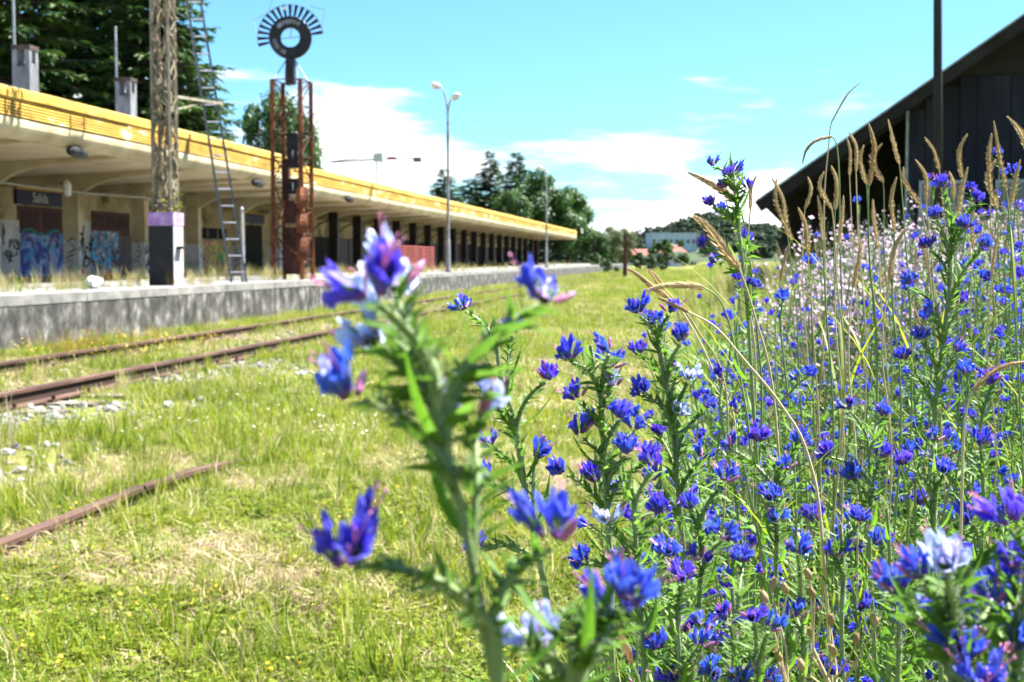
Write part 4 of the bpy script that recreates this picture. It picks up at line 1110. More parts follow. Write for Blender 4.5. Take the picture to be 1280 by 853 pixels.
class Bag:
    def __init__(s): s.p, s.r, s.s, s.i = [], [], [], []
    def put(s, x, y, i, sc=1.0, tilt=.12, z=None, rnd=random):
        s.p.append((x, y, gz(x, y) - .005 if z is None else z)); s.r.append((rnd.gauss(0, tilt), rnd.gauss(0, tilt), rnd.uniform(0, 6.283))); s.s.append(sc); s.i.append(i)
    def emit(s, name, label, cat, coll): return scatter(name, label, cat, s.p, s.r, s.s, s.i, coll)

def tuft(seed, n, rad, h0, h1, w, mats, bend=.5, lean=.25):
    rr = random.Random(seed); q = MB()
    for i in range(n):
        a = rr.uniform(0, 6.283); r = rad * math.sqrt(rr.random()); b = rr.uniform(0, 6.283); bl = rr.uniform(.05, bend)
        q.blade((r * math.cos(a), r * math.sin(a), 0), (math.cos(b) * lean * rr.random(), math.sin(b) * lean * rr.random(), 1), rr.uniform(h0, h1), w * rr.uniform(.6, 1.3),
                (math.cos(b) * bl, math.sin(b) * bl, 0), rr.randrange(len(mats)), 4 if h1 > .2 else 3)
    return q.mesh('tuft', mats)
def clover(seed, n, rad):
    rr = random.Random(seed); q = MB()
    for i in range(n):
        a = rr.uniform(0, 6.283); r = rad * math.sqrt(rr.random()); c = Vector((r * math.cos(a), r * math.sin(a), rr.uniform(.012, .05)))
        q.tube([(c.x * .8, c.y * .8, 0), c], .0008, 3, 0, False)
        s = rr.uniform(.005, .010); b0 = rr.uniform(0, 6.28); tl = Vector((rr.uniform(-.5, .5), rr.uniform(-.5, .5), 1)).normalized()
        for k in range(3):
            b = b0 + k * 2.09; d = Vector((math.cos(b), math.sin(b), rr.uniform(-.2, .3))); u = d.cross(tl).normalized()
            q.add([c, c + d * s * .6 - u * s * .5, c + d * s * 1.25, c + d * s * .6 + u * s * .5], [(0, 1, 2, 3)], 0)
    return q.mesh('clover', [M['clover']])
def straw(seed, n, rad, brown=.4):
    rr = random.Random(seed); q = MB()
    for i in range(n):
        a = rr.uniform(0, 6.283); r = rad * math.sqrt(rr.random()); b = rr.uniform(0, 6.283); l = rr.uniform(.02, .10)
        c = Vector((r * math.cos(a), r * math.sin(a), rr.uniform(.004, .04))); d = Vector((math.cos(b), math.sin(b), rr.uniform(-.05, .3)))
        w = Vector((-math.sin(b), math.cos(b), 0)) * rr.uniform(.0006, .0016)
        m = c + d * l * .5 + Vector((rr.uniform(-.01, .01), rr.uniform(-.01, .01), rr.uniform(-.004, .012)))
        q.add([c - w, c + w, m + w, m - w, c + d * l], [(0, 1, 2, 3), (3, 2, 4)], int(rr.random() < brown))
    return q.mesh('straw', [M['straw'], M['straw_brown']])
def floret(q, c, up, r, k, mi, cm=None):
    u = up.orthogonal().normalized(); v = up.cross(u)
    for j in range(k):
        a = 6.283 * j / k; d = u * math.cos(a) + v * math.sin(a); s = up.cross(d)
        q.add([c, c + d * r * .55 - s * r * .42 + up * r * .12, c + d * r + up * r * .1, c + d * r * .55 + s * r * .42 + up * r * .12], [(0, 1, 2, 3)], mi)
    if cm is not None: q.add([c + up * r * .1 + (u * math.cos(6.283 * j / 6) + v * math.sin(6.283 * j / 6)) * r * .28 for j in range(6)], [tuple(range(6))], cm)
def small_flowers(seed, n, rad, h, r, mat, k=5):
    rr = random.Random(seed); q = MB()
    for i in range(n):
        a = rr.uniform(0, 6.283); d = rad * math.sqrt(rr.random()); c = Vector((d * math.cos(a), d * math.sin(a), h * rr.uniform(.7, 1.2)))
        q.tube([(c.x * .7, c.y * .7, 0), c], .0009, 3, 1, False)
        floret(q, c, Vector((rr.uniform(-.5, .5), rr.uniform(-.5, .5), 1)).normalized(), r, k, 0, 2)
    return q.mesh('small_flowers', [mat, M['grass'], M['yellow_fl']])
GR = [M['grass'], M['grass'], M['grass_deep'], M['straw']]
lawn_protos = [tuft(1, 26, .055, .03, .08, .0035, GR), tuft(2, 26, .06, .04, .10, .0038, GR), tuft(3, 22, .05, .05, .13, .004, GR[:3]), tuft(4, 22, .06, .03, .09, .0035, GR),
               clover(5, 44, .07), clover(6, 40, .08), clover(7, 46, .075),                                  # 4..6
               straw(8, 26, .09), straw(9, 22, .10, .7), straw(10, 26, .08, .2),                              # 7..9
               tuft(11, 20, .05, .12, .28, .0055, GR[:3], .45), tuft(12, 18, .05, .10, .24, .005, GR, .5),    # 10, 11
               tuft(13, 60, .16, .05, .16, .008, GR, .5), tuft(14, 70, .2, .06, .18, .009, GR[:3], .5),       # 12, 13 broad far tufts
               small_flowers(15, 4, .08, .05, .007, M['yellow_fl']), small_flowers(16, 5, .12, .06, .008, M['daisy'], 9),   # 14, 15
               small_flowers(17, 6, .12, .22, .010, M['yellow_fl']), tuft(18, 26, .08, .12, .32, .005, [M['sorrel'], M['sorrel'], M['grass']], .3),  # 16, 17
               tuft(19, 26, .08, .18, .42, .005, [M['straw'], M['straw'], M['grass']], .35)]                  # 18
lawn_coll = proto_collection('lawn', lawn_protos)
rnd = random.Random(21)
lawn, dry, tall, blooms, weeds = Bag(), Bag(), Bag(), Bag(), Bag()
def patch(x, y, s=1.1, o=0.0): return mnoise.noise(Vector((x * s + o, y * s, o * 1.7)))
def lawn_xy(r0, r1, k):
    """random place in front of the camera, thinning out with distance"""
    r = r0 * (r1 / r0) ** (rnd.random() ** k); th = rnd.uniform(R(-46), R(14))
    return r * math.sin(th), r * math.cos(th), r
n = 0
while n < 18500:
    x, y, r = lawn_xy(2.8, 30, .95)
    if r > 14 and rnd.random() < (r - 14) / 16: continue
    if x < -8.8 or x > 1.0: continue
    n += 1
    near_track = -8.3 < x < -4.6
    if (-5.6 < x < -3.9 and y < 22 and patch(x, y, .55, 3.0) > -.05 and rnd.random() < .85) or near_track and (rnd.random() < .72 or abs(x - RX[0]) < .06 or abs(x - RX[1]) < .06): continue
    if abs(x + 2.84) < .07 and y < 7.9: continue
    d = patch(x, y, .9, 2.0) + .45 * patch(x, y, 3.1, 5.0)
    rich = patch(x, y, .7, 9.0)
    if d > .27 and rnd.random() < .75: dry.put(x, y, rnd.choice((7, 8, 9, 8)), rnd.uniform(.8, 1.4), .1, rnd=rnd); continue
    if rnd.random() < .15: dry.put(x, y, rnd.choice((7, 9, 8)), rnd.uniform(.7, 1.3), .1, rnd=rnd); continue
    if r < 7.2 and rnd.random() < .62: lawn.put(x, y, rnd.choice((4, 5, 6)), rnd.uniform(.7, 1.35), .1, rnd=rnd)
    else: lawn.put(x, y, rnd.choice((0, 1, 2, 3)), rnd.uniform(.75, 1.3), .15, rnd=rnd)
    if rich > -.05 and rnd.random() < .17: tall.put(x, y, rnd.choice((10, 11)), rnd.uniform(.4, .95), .2, rnd=rnd)
    if rnd.random() < .022: blooms.put(x, y, 14, rnd.uniform(.8, 1.3), .1, rnd=rnd)
n = 0
while n < 16000:
    x, y, r = lawn_xy(9, 170, 1.25)
    if r < 16 and rnd.random() < (16 - r) / 7: continue
    if x < -8.85 or x > 2.2: continue
    n += 1
    if (abs(x - RX[0]) < .07 or abs(x - RX[1]) < .07): continue
    if -8.3 < x < -4.9 and rnd.random() < .55 and y < 40: continue
    if -5.6 < x < -3.9 and y < 22 and patch(x, y, .55, 3.0) > -.05 and rnd.random() < .85: continue
    s = 1.0 + min(2.0, r / 45)
    if patch(x, y, .35, 4.0) > .22 and rnd.random() < .5: dry.put(x, y, rnd.choice((7, 9)), s * 1.5, .1, rnd=rnd)
    else: lawn.put(x, y, rnd.choice((12, 13, 12, 1)), s * rnd.uniform(.5, .8), .12, rnd=rnd)
    if rnd.random() < .20 and r < 40 and x > -4.5: blooms.put(x, y, 15, rnd.uniform(.8, 1.5), .1, rnd=rnd)
    if rnd.random() < .02 and r < 40: blooms.put(x, y, 14, rnd.uniform(1, 1.6), .1, rnd=rnd)
for k in range(1100):                                # the rails sink into the grass further on
    y = 21.5 + 60 * rnd.random() ** 1.4; x = rnd.choice(RX) + rnd.gauss(0, .16)
    tall.put(x, y, rnd.choice((10, 11, 2)), rnd.uniform(.8, 1.3), .15, rnd=rnd)
# longer grass beside the old rails and along the platform foot
for k in range(900):
    y = 8 + 34 * rnd.random() ** 1.5; x = rnd.choice((-4.6, -5.2, -6.3, -8.4, -8.75, -7.7, -4.2)) + rnd.gauss(0, .28)
    if x < -8.87 or abs(x - RX[0]) < .05 or abs(x - RX[1]) < .05: continue
    if patch(x, y, .5, 11.0) < -.05 or (-5.6 < x < -3.9 and patch(x, y, .55, 3.0) > -.05): continue
    tall.put(x, y, rnd.choice((10, 11, 10, 18)), rnd.uniform(.6, 1.25), .15, rnd=rnd)
for k in range(260):
    x, y = rnd.gauss(-3.4, .7), rnd.uniform(4.6, 10)
    if abs(x + 2.84) < .06 and y < 7.6: continue
    tall.put(x, y, rnd.choice((10, 11)), rnd.uniform(.55, 1.05), .2, rnd=rnd)
for (px_, zc, sg, cnt) in ((215, 5.4, .28, 300), (420, 4.9, .15, 50), (330, 5.0, .2, 60), (620, 5.6, .25, 70), (90, 5.9, .2, 60), (560, 8.0, .5, 70)):
    c = from_pd(px_, zc)                             # bleached, trampled spots
    for k in range(cnt):
        dry.put(c.x + rnd.gauss(0, sg * 1.3), c.y + rnd.gauss(0, sg * .8), rnd.choice((7, 8, 8, 9)), rnd.uniform(.8, 1.5), .12, rnd=rnd)
for k in range(60):
    y = rnd.uniform(13.5, 17.5); blooms.put(rnd.uniform(-8.3, -5.9), y, 16, rnd.uniform(.8, 1.3), .12, rnd=rnd)
for k in range(34):
    y = rnd.gauss(17.6, 1.0); tall.put(rnd.uniform(-8.5, -7.5), y, rnd.choice((17, 17, 10)), rnd.uniform(.8, 1.5), .12, rnd=rnd)
# dry weeds growing on the platform
for k in range(720):
    y = 15 + 45 * rnd.random() ** 1.3 if k < 620 else rnd.uniform(60, 130); x = rnd.uniform(-13.5, -9.7)
    if patch(x, y, .55, 15.0) < -.02 and k < 620: continue
    weeds.put(x, y, rnd.choice((18, 18, 18, 11, 17, 16)), rnd.uniform(.6, 1.5), .15, z=PZ - .01, rnd=rnd)
for k in range(170):                                 # fringe of weeds along the platform edge
    y = 15 + 60 * rnd.random() ** 1.4
    if patch(9.0, y, .6, 8.0) > -.1: weeds.put(rnd.uniform(-10.6, -9.3), y, rnd.choice((18, 18, 11, 16, 10)), rnd.uniform(.5, 1.15), .2, z=PZ - .01, rnd=rnd)
lawn.emit('grass', 'short green grass and clover covering the meadow', 'grass', lawn_coll)
dry.emit('straw_litter', 'dry straw and brown thatch lying in patches on the meadow', 'straw', lawn_coll)
tall.emit('long_grass', 'longer tufts of grass along the rails and the platform foot', 'grass', lawn_coll)
blooms.emit('small_wildflowers', 'tiny white and yellow flowers sprinkled through the meadow grass', 'flowers', lawn_coll)
weeds.emit('platform_weeds', 'dry weeds growing along the platform top', 'weeds', lawn_coll)

# far wood on the hill
wood_coll = proto_collection('wood', [broad_mesh(31, M['wood_far'], 12, 90, .16, .45, .42, .4), broad_mesh(32, M['wood_far'], 12, 90, .16, .5, .32, .48)])
wb = Bag(); rnd = random.Random(33)
for k in range(2600):
    px_ = rnd.uniform(600, 1280); zc = rnd.uniform(400, 640)
    f = np.interp(zc, [380, 430, 520, 640, 760], [0, .35, 1, .9, 0])
    if zc < 470 and 800 < px_ < 880 and rnd.random() < .9: continue
    p = from_pd(px_, zc); wb.put(p.x, p.y, rnd.randrange(2), rnd.uniform(3.6, 6.4), .05, z=hill_h(px_) * f - .8, rnd=rnd)
for k in range(70):
    p = from_pd(rnd.uniform(700, 870), rnd.uniform(255, 330)); wb.put(p.x, p.y, rnd.randrange(2), rnd.uniform(1.2, 2.6), .05, z=-.4, rnd=rnd)
wb.emit('far_wood', 'wooded slope of the hill beyond the town', 'wood', wood_coll)

# ================================================================== viper's bugloss
def corolla(q, base, ax, up, L, Rm, rr, mi=0, n=20, crump=.10):
    """oblique five lobed funnel"""
    ax = ax.normalized(); u = (up - ax * up.dot(ax))
    u = u.normalized() if u.length > 1e-4 else ax.orthogonal().normalized()
    v = ax.cross(u); vs, ts, fs = [], [], []; rings = [0, .28, .55, .78, .92, 1.0]
    ph = rr.uniform(0, 6); jit = [rr.uniform(-1, 1) for _ in range(n)]
    for t in rings:
        for k in range(n):
            a = 6.2832 * k / n; lobe = 1 - 2 * abs(math.cos(2.5 * a)) ** 5
            ll = L * (1 + .22 * math.cos(a) * t) * (1 + (.17 * lobe if t > .75 else 0) * (t - .7) / .3 + .07 * jit[k] * t * t)
            r = .0017 + (Rm - .0017) * t ** 1.5 * (1 + .10 * lobe * t) * (1 + crump * (rr.uniform(-1, 1) + jit[k]) * t)
            if t == 1.0: ll *= 1.0 - .13 * (1 - lobe) * .5; r *= 1.16
            vs.append(base + ax * ll * t + (u * math.cos(a) + v * math.sin(a)) * r); ts.append(t)
    for i in range(len(rings) - 1):
        for k in range(n):
            k2 = (k + 1) % n; fs.append((i * n + k, i * n + k2, (i + 1) * n + k2, (i + 1) * n + k))
    q.add(vs, fs, mi, ts)
    return q
def flower_mesh(seed, n=2, pale=False, size=1.0, hairs=26):
    """slots: petals, bud/pink, bracts, hairs, stamens. Axis +Z"""
    rr = random.Random(seed); q = MB(); Z = Vector((0, 0, 1))
    for i in range(n):
        a = rr.uniform(0, 6.283); tl = .2 + .95 * rr.random()
        ax = Vector((math.cos(a) * tl, math.sin(a) * tl, 1)).normalized(); b = Vector((math.cos(a), math.sin(a), 0)) * .003 * (n > 1)
        L, Rm = rr.uniform(.0085, .0135) * size, rr.uniform(.0034, .0054) * size
        corolla(q, b, ax, Vector((-math.cos(a), -math.sin(a), .3)), L, Rm, rr, 0)
        for k in range(3):
            d = (ax + Vector((rr.uniform(-.25, .25), rr.uniform(-.25, .25), 0)) - Vector((math.cos(a), math.sin(a), 0)) * -.15).normalized(); l = L * rr.uniform(1.25, 1.6)
            m = b + ax * l * .55; e = b + d * l + Vector((0, 0, .002))
            q.tube([b + ax * L * .3, m, e], .0002, 4, 4, False); q.tube([e, e + d * .0010], .0004, 4, 4, True)
        for k in range(5):
            sa = 6.283 * k / 5 + a; d = (ax + Vector((math.cos(sa), math.sin(sa), 0)) * .55).normalized()
            q.leaf(b - ax * .001, d, ax, .0095 * size, .0023, -.1, 3, .3, 2)
    for i in range(rr.randint(0, 2)):                       # buds beside the open flowers
        a = rr.uniform(0, 6.283); d = Vector((math.cos(a) * .8, math.sin(a) * .8, .8)).normalized(); b = Vector((math.cos(a), math.sin(a), 0)) * .004
        q.tube([b, b + d * .004, b + d * .008, b + d * .011], [.0010, .0016, .0014, .0004], 6, 1)
        for k in range(4):
            sa = 6.283 * k / 4; q.leaf(b, (d + Vector((math.cos(sa), math.sin(sa), 0)) * .35), d, .008, .002, -.1, 2, .3, 2)
    for i in range(hairs):
        a = rr.uniform(0, 6.283); z = rr.uniform(-.002, .006); d = Vector((math.cos(a), math.sin(a), rr.uniform(-.3, .7))); b = Vector((math.cos(a), math.sin(a), 0)) * .0035 + Vector((0, 0, z))
        s = Vector((-math.sin(a), math.cos(a), 0)) * .00016; q.add([b - s, b + s, b + d * rr.uniform(.002, .004)], [(0, 1, 2)], 3)
    return q.mesh('flower', [M['petal_pale'] if pale else M['petal'], M['bud'], M['bract'], M['hair'], M['stamen']], False)
def arm_mesh(seed, hairs=260, nb=15, L=.06):
    """bracted, bristly flowering arm, +Z long, bowed to +X; slots bract, hair, stem"""
    rr = random.Random(seed); q = MB()
    def ax(t): return Vector((math.sin(t * math.pi) * .10 * L, 0, L * t))
    q.tube([ax(i / 6) for i in range(7)], [.0019, .0018, .0017, .0016, .0015, .0014, .0012], 6, 2)
    for i in range(nb):
        t = .12 + .88 * i / nb; a = (i % 2) * 3.14 + rr.gauss(0, .65) + 1.57; o = Vector((math.cos(a), math.sin(a), 0))
        d = (o * .75 + Vector((0, 0, 1))).normalized(); l = (.020 - .007 * t) * rr.uniform(.8, 1.2)
        q.leaf(ax(t) + o * .001, d, o * -1 + Vector((0, 0, .6)), l, l * .22, .35 * rr.uniform(.2, 1.2), 3, .3, 0)
        if i > nb * .35:                                     # spent calyx
            for k in range(3):
                sa = a + (k - 1) * .5; q.leaf(ax(t), (Vector((math.cos(sa), math.sin(sa), .9))), Vector((0, 0, 1)), .008, .002, .1, 2, .3, 0)
    for i in range(hairs):
        t = rr.random(); a = rr.uniform(0, 6.283); o = Vector((math.cos(a), math.sin(a), rr.uniform(-.2, .5))); b = ax(t) + Vector((math.cos(a), math.sin(a), 0)) * rr.uniform(.0012, .004)
        s = Vector((0, 0, 1)) * .00016; q.add([b - s * .7, b + s * .7, b + o * rr.uniform(.0014, .0030)], [(0, 1, 2)], 1)
    return q.mesh('flowering_arm', [M['bract'], M['hair'], M['bug_stem']])
def leaf_mesh(seed, L=.07, W=.0075):
    rr = random.Random(seed); q = MB(); q.leaf((0, 0, 0), (0, 0, 1), (-1, 0, .0), L, W, rr.uniform(.3, .7), 6, .35, 0, 0, rr.uniform(-.4, .4))
    for i in range(40):
        t = rr.random(); s = rr.choice((-1, 1)); b = Vector((-.35 * .3 * L * t * t, s * W * .4, L * t)); q.add([b, b + Vector((0, 0, .0003)), b + Vector((rr.uniform(-.002, .002), s * .002, .001))], [(0, 1, 2)], 1)
    return q.mesh('leaf', [M['bug_leaf'], M['hair']])
FL = [flower_mesh(40 + i, 3 + (i % 3 > 0) + (i % 4 == 3)) for i in range(10)]
FP = [flower_mesh(60 + i, 3, True) for i in range(2)]
ARM = [arm_mesh(70 + i) for i in range(5)]
LEAF = [leaf_mesh(80 + i) for i in range(4)]
def frame(d, hint):
    d = d.normalized(); x = hint - d * hint.dot(d)
    x = x.normalized() if x.length > 1e-4 else d.orthogonal().normalized()
    return Matrix((x, d.cross(x), d)).transposed().to_4x4()
def stem_mesh(pts, r0, r1, rr, hairs):
    q = MB(); n = len(pts)
    q.tube(pts, [r0 + (r1 - r0) * i / (n - 1) for i in range(n)], 7)
    for i in range(hairs):
        k = rr.randrange(max(0, n // 3), n - 1); t = rr.random(); c = Vector(pts[k]).lerp(Vector(pts[k + 1]), t); a = rr.uniform(0, 6.283)
        o = Vector((math.cos(a), math.sin(a), rr.uniform(-.1, .3))); b = c + o * r1
        q.add([b + Vector((0, 0, .00014)), b - Vector((0, 0, .00014)), b + o * rr.uniform(.0012, .0026)], [(0, 1, 2)], 1)
    return q.mesh('stem', [M['bug_stem'], M['hair']], False)
def smooth_path(pts, m=5):
    out = []; P_ = [Vector(p) for p in pts]
    for i in range(len(P_) - 1):
        p0, p1, p2, p3 = P_[max(i - 1, 0)], P_[i], P_[i + 1], P_[min(i + 2, len(P_) - 1)]
        for k in range(m):
            t = k / m; out.append(.5 * ((2 * p1) + (p2 - p0) * t + (2 * p0 - 5 * p1 + 4 * p2 - p3) * t * t + (3 * p1 - p0 - 3 * p2 + p3) * t ** 3))
    out.append(P_[-1]); return out
def hero(label, zc, stem_px, flowers, seed, leaves=12, r0=.0032, arm=.055, fsize=1.0, arms_only=()):
    """a bugloss plant: main stem through the given points, one flowering arm per flower"""
    rr = random.Random(seed)
    pts = [P(a, b, zc + (c[0] if c else 0)) for a, b, *c in stem_px]
    low = pts[-1]; gx, gy = low.x + rr.uniform(-.04, .05), low.y + rr.uniform(.0, .08)
    base = Vector((gx, gy, gz(gx, gy)))
    path = smooth_path([base, base.lerp(low, .5) + Vector((rr.uniform(-.02, .02), 0, 0))] + pts[::-1], 6)
    t = thing('bugloss_plant', base, label, 'flower plant', 'blue bugloss plants')
    link('stem', stem_mesh([p - base for p in path], r0, r0 * .45, rr, 420), t, mat=Matrix())
    top = path[-1]
    for fi, f in enumerate(flowers):
        px_, py_ = f[0], f[1]; dz = f[2] if len(f) > 2 else rr.uniform(-.03, .03); kind = f[3] if len(f) > 3 else None
        tip = P(px_, py_, zc + dz) - Vector((0, 0, .007))
        # spring from the stem an arm's length below the flower
        best = min((p for p in path if p.z < tip.z - arm * .35), key=lambda p: abs((p - tip).length - arm * rr.uniform(.9, 1.3)), default=path[-8])
        d = tip - best; ln = d.length
        al = ln - .004
        if ln > arm * 1.7:                                     # a side shoot carries it
            mid = best.lerp(tip, .5) + Vector((0, 0, -.12 * ln)); q = MB(); sp = smooth_path([best, mid, tip - (tip - mid).normalized() * arm], 4)
            link('side_shoot', stem_mesh([p - base for p in sp], r0 * .5, r0 * .35, rr, 90), t, mat=Matrix())
            best = sp[-1]; d = tip - best; al = d.length - .004
        hint = Vector((rr.uniform(-.4, .4), rr.uniform(-.4, .4), -1)) if abs(d.normalized().z) < .8 else Vector((d.x, d.y, -.1))
        mt = Matrix.Translation(best - base) @ frame(d, -hint) @ Matrix.Diagonal((1.0, 1.0, al / .06, 1))
        a = link('flowering_arm', rr.choice(ARM), t, mat=mt)
        fd = (d.normalized() * .7 + Vector((rr.uniform(-.35, .35), rr.uniform(-.35, .35), .55))).normalized()
        fm = rr.choice(FP) if kind == 'pale' else rr.choice(FL)
        s_ = fsize * rr.uniform(.85, 1.12) * (.86 if zc > .8 else 1.0)
        wm = Matrix.Translation(tip - base) @ frame(fd, Vector((rr.uniform(-1, 1), rr.uniform(-1, 1), 0))) @ Matrix.Diagonal((s_, s_, s_, 1))
        fo = link('flower', fm, a); fo.matrix_basis = mt.inverted() @ wm
    for (bx_, by_, tx_, ty_, dz) in arms_only:
        b_, e_ = P(bx_, by_, zc), P(tx_, ty_, zc + dz); d = e_ - b_
        link('flowering_arm', rr.choice(ARM), t, mat=Matrix.Translation(b_ - base) @ frame(d, Vector((0, 0, 1))) @ Matrix.Diagonal((1.1, 1.1, d.length / .06, 1)))
    nl = len(path)
    for k in range(leaves):
        i = int(nl * (.30 + .66 * k / leaves)); p = path[min(i, nl - 2)]; a = k * 2.4 + rr.uniform(-.4, .4)
        d = Vector((math.cos(a), math.sin(a), rr.uniform(.2, .9))); s_ = rr.uniform(.4, .75) * (1.25 - .6 * k / leaves)
        link('leaf', rr.choice(LEAF), t, mat=Matrix.Translation(p - base) @ frame(d, Vector((0, 0, 1))) @ Matrix.Diagonal((s_, s_, s_, 1)))
    return t
hero('large blurred blue bugloss closest to the camera, pink stamens pointing left', .43,
     [(488, 385), (505, 425), (530, 480), (548, 528), (560, 575), (577, 640), (597, 740), (618, 853), (630, 930)],
     [(466, 338, -.02), (443, 462, .0), (682, 345, .02), (592, 498, .03, 'pale'), (436, 672, -.02), (688, 645, .0), (490, 332, .03, 'pale'), (468, 395, .03, 'pale')], 101, 4, .0020, .046, 1.06,
     [(558, 570, 610, 455, .01), (572, 630, 605, 585, .0), (606, 800, 530, 730, 0), (545, 520, 515, 425, .01)])
hero('blurred blue bugloss low in the centre, right of the tallest blurred stem', .47,
     [(742, 760), (735, 800), (722, 853), (705, 950)],
     [(783, 725, .0), (672, 785, .02, 'pale'), (770, 745, .03)], 102, 4, .0022, .045, .95, [(720, 853, 700, 760, .0), (735, 830, 790, 770, 0), (715, 870, 640, 810, .01)])
hero('sharp blue bugloss with a lone flower leaning left over the lawn', 1.05,
     [(618, 398), (622, 440), (626, 475), (642, 521), (648, 560), (664, 650), (685, 760), (700, 900)],
     [(579, 374), (684, 462), (640, 404), (606, 470), (622, 500), (612, 545), (604, 588), (598, 672), (668, 560)], 103, 16, .0032, .05)
hero('sharp blue bugloss with a branching head in the picture centre', 1.02,
     [(738, 432), (744, 470), (752, 510), (756, 600), (764, 720), (770, 900)],
     [(712, 438), (762, 426), (763, 447), (722, 486), (766, 470, 0, 'pale'), (775, 508), (793, 524), (726, 530), (705, 578), (783, 553), (748, 590), (809, 563)], 104, 16, .003, .045)
hero('tall sharp blue bugloss right of the picture centre with paired top flowers', 1.12,
     [(818, 400), (821, 420), (826, 450), (832, 480), (840, 525), (850, 640), (860, 760), (870, 930)],
     [(797, 379), (815, 395), (837, 378), (852, 415), (798, 432), (846, 450), (802, 480), (861, 463, 0, 'pale'), (883, 498), (848, 508, 0, 'pale'), (825, 533), (815, 590), (878, 560)], 105, 18, .003, .045)
hero('low blue bugloss with clustered flowers beneath the centre plants', .98,
     [(790, 610), (795, 680), (800, 770), (805, 900)],
     [(795, 640), (830, 680), (760, 640, 0, 'pale'), (826, 630), (818, 570), (772, 690), (850, 712), (730, 690)], 106, 16, .003, .05)
hero('tall slender bugloss rising alone against the sky above the bank', 1.35,
     [(914, 200), (920, 250), (925, 300), (935, 400), (942, 520), (950, 650), (955, 900)],
     [(892, 197, .01), (918, 204, .02), (908, 210), (934, 226), (889, 247), (902, 256), (905, 226), (880, 300), (897, 318), (932, 292), (945, 350)], 107, 20, .0026, .035, .72)
hero('tall dark stemmed bugloss on the right, below the shed wall', 1.45,
     [(1182, 235), (1187, 290), (1188, 340), (1182, 400), (1175, 460), (1165, 560), (1155, 700), (1150, 900)],
     [(1177, 226, 0), (1170, 262), (1160, 300), (1205, 275), (1222, 243), (1208, 328), (1140, 345), (1168, 382), (1200, 370), (1230, 300), (1150, 415), (1195, 430), (1130, 440)], 108, 18, .0032, .06, 1.0)
hero('blurred bugloss at the lower right with a pink bud on its left', .58,
     [(1186, 705), (1190, 760), (1193, 853), (1196, 950)],
     [(1182, 690, -.02, 'pale'), (1152, 700, 0), (1168, 758, .03), (1240, 732, .03), (1205, 800, 0), (1150, 745, .05), (1228, 842, -.02), (1120, 720, .06)], 109, 6, .0026, .04, .95, [(1192, 800, 1150, 720, 0), (1190, 770, 1225, 700, .02)])
hero('blurred bugloss cut by the right picture edge', .60,
     [(1285, 640), (1282, 720), (1276, 853), (1272, 950)],
     [(1262, 632, 0), (1255, 715, .03), (1262, 790, .0), (1240, 760, .05), (1270, 690, .02)], 110, 6, .0026, .045, .95)
low = [(862, 624), (907, 589), (912, 549), (984, 576), (965, 611), (972, 639), (997, 677), (1066, 589), (1100, 562), (1152, 621), (1100, 669), (1106, 712), (1139, 711), (1044, 684),
       (1077, 750), (961, 772), (995, 761), (912, 763), (942, 759), (877, 769), (849, 778), (901, 795), (875, 795), (1014, 812), (1047, 831), (1122, 774), (957, 844), (924, 844), (822, 799), (837, 682), (856, 712),
       (877, 688), (890, 830), (840, 840), (930, 690), (905, 660), (1020, 640), (1035, 560), (1000, 545), (950, 540), (1075, 640), (1130, 570), (1180, 580), (1210, 640), (1225, 545), (1170, 540), (1105, 510), (1240, 470), (1060, 500)]
tops = [(872, 640, 1.05), (915, 740, 1.0), (968, 600, 1.12), (1000, 745, 1.02), (1050, 660, 1.10), (1108, 640, 1.15), (1085, 560, 1.3), (1165, 560, 1.25), (845, 760, .95), (945, 820, .95), (1225, 560, 1.2), (1120, 740, 1.0)]
names = ['bending over the lawn edge', 'in the middle of the lower bank', 'with a straight stem above the broad leaves', 'above the brown seed capsules', 'right of the straight stemmed plant', 'under the tall dark stemmed plant',
         'between the straight stemmed plant and the tall dark one', 'with flowers at the stem foot of the tall dark one', 'lowest at the lawn edge', 'at the bottom edge of the bank', 'near the right picture edge', 'above the blurred pink bud']
groups_ = [[] for _ in tops]
for f in low:
    k = min(range(len(tops)), key=lambda k: (abs(f[0] - tops[k][0]) * 1.3 + abs(f[1] - tops[k][1]) * .5 + (200 if f[1] < tops[k][1] - 90 else 0)))
    groups_[k].append(f)
for k, (a, b, zc) in enumerate(tops):
    if groups_[k]:
        hero('sharp blue bugloss ' + names[k], zc, [(a, b - 5), (a + 4, b + 60), (a + 2, b + 140), (a + 10, b + 330)], groups_[k], 120 + k, 18, .003, .045)


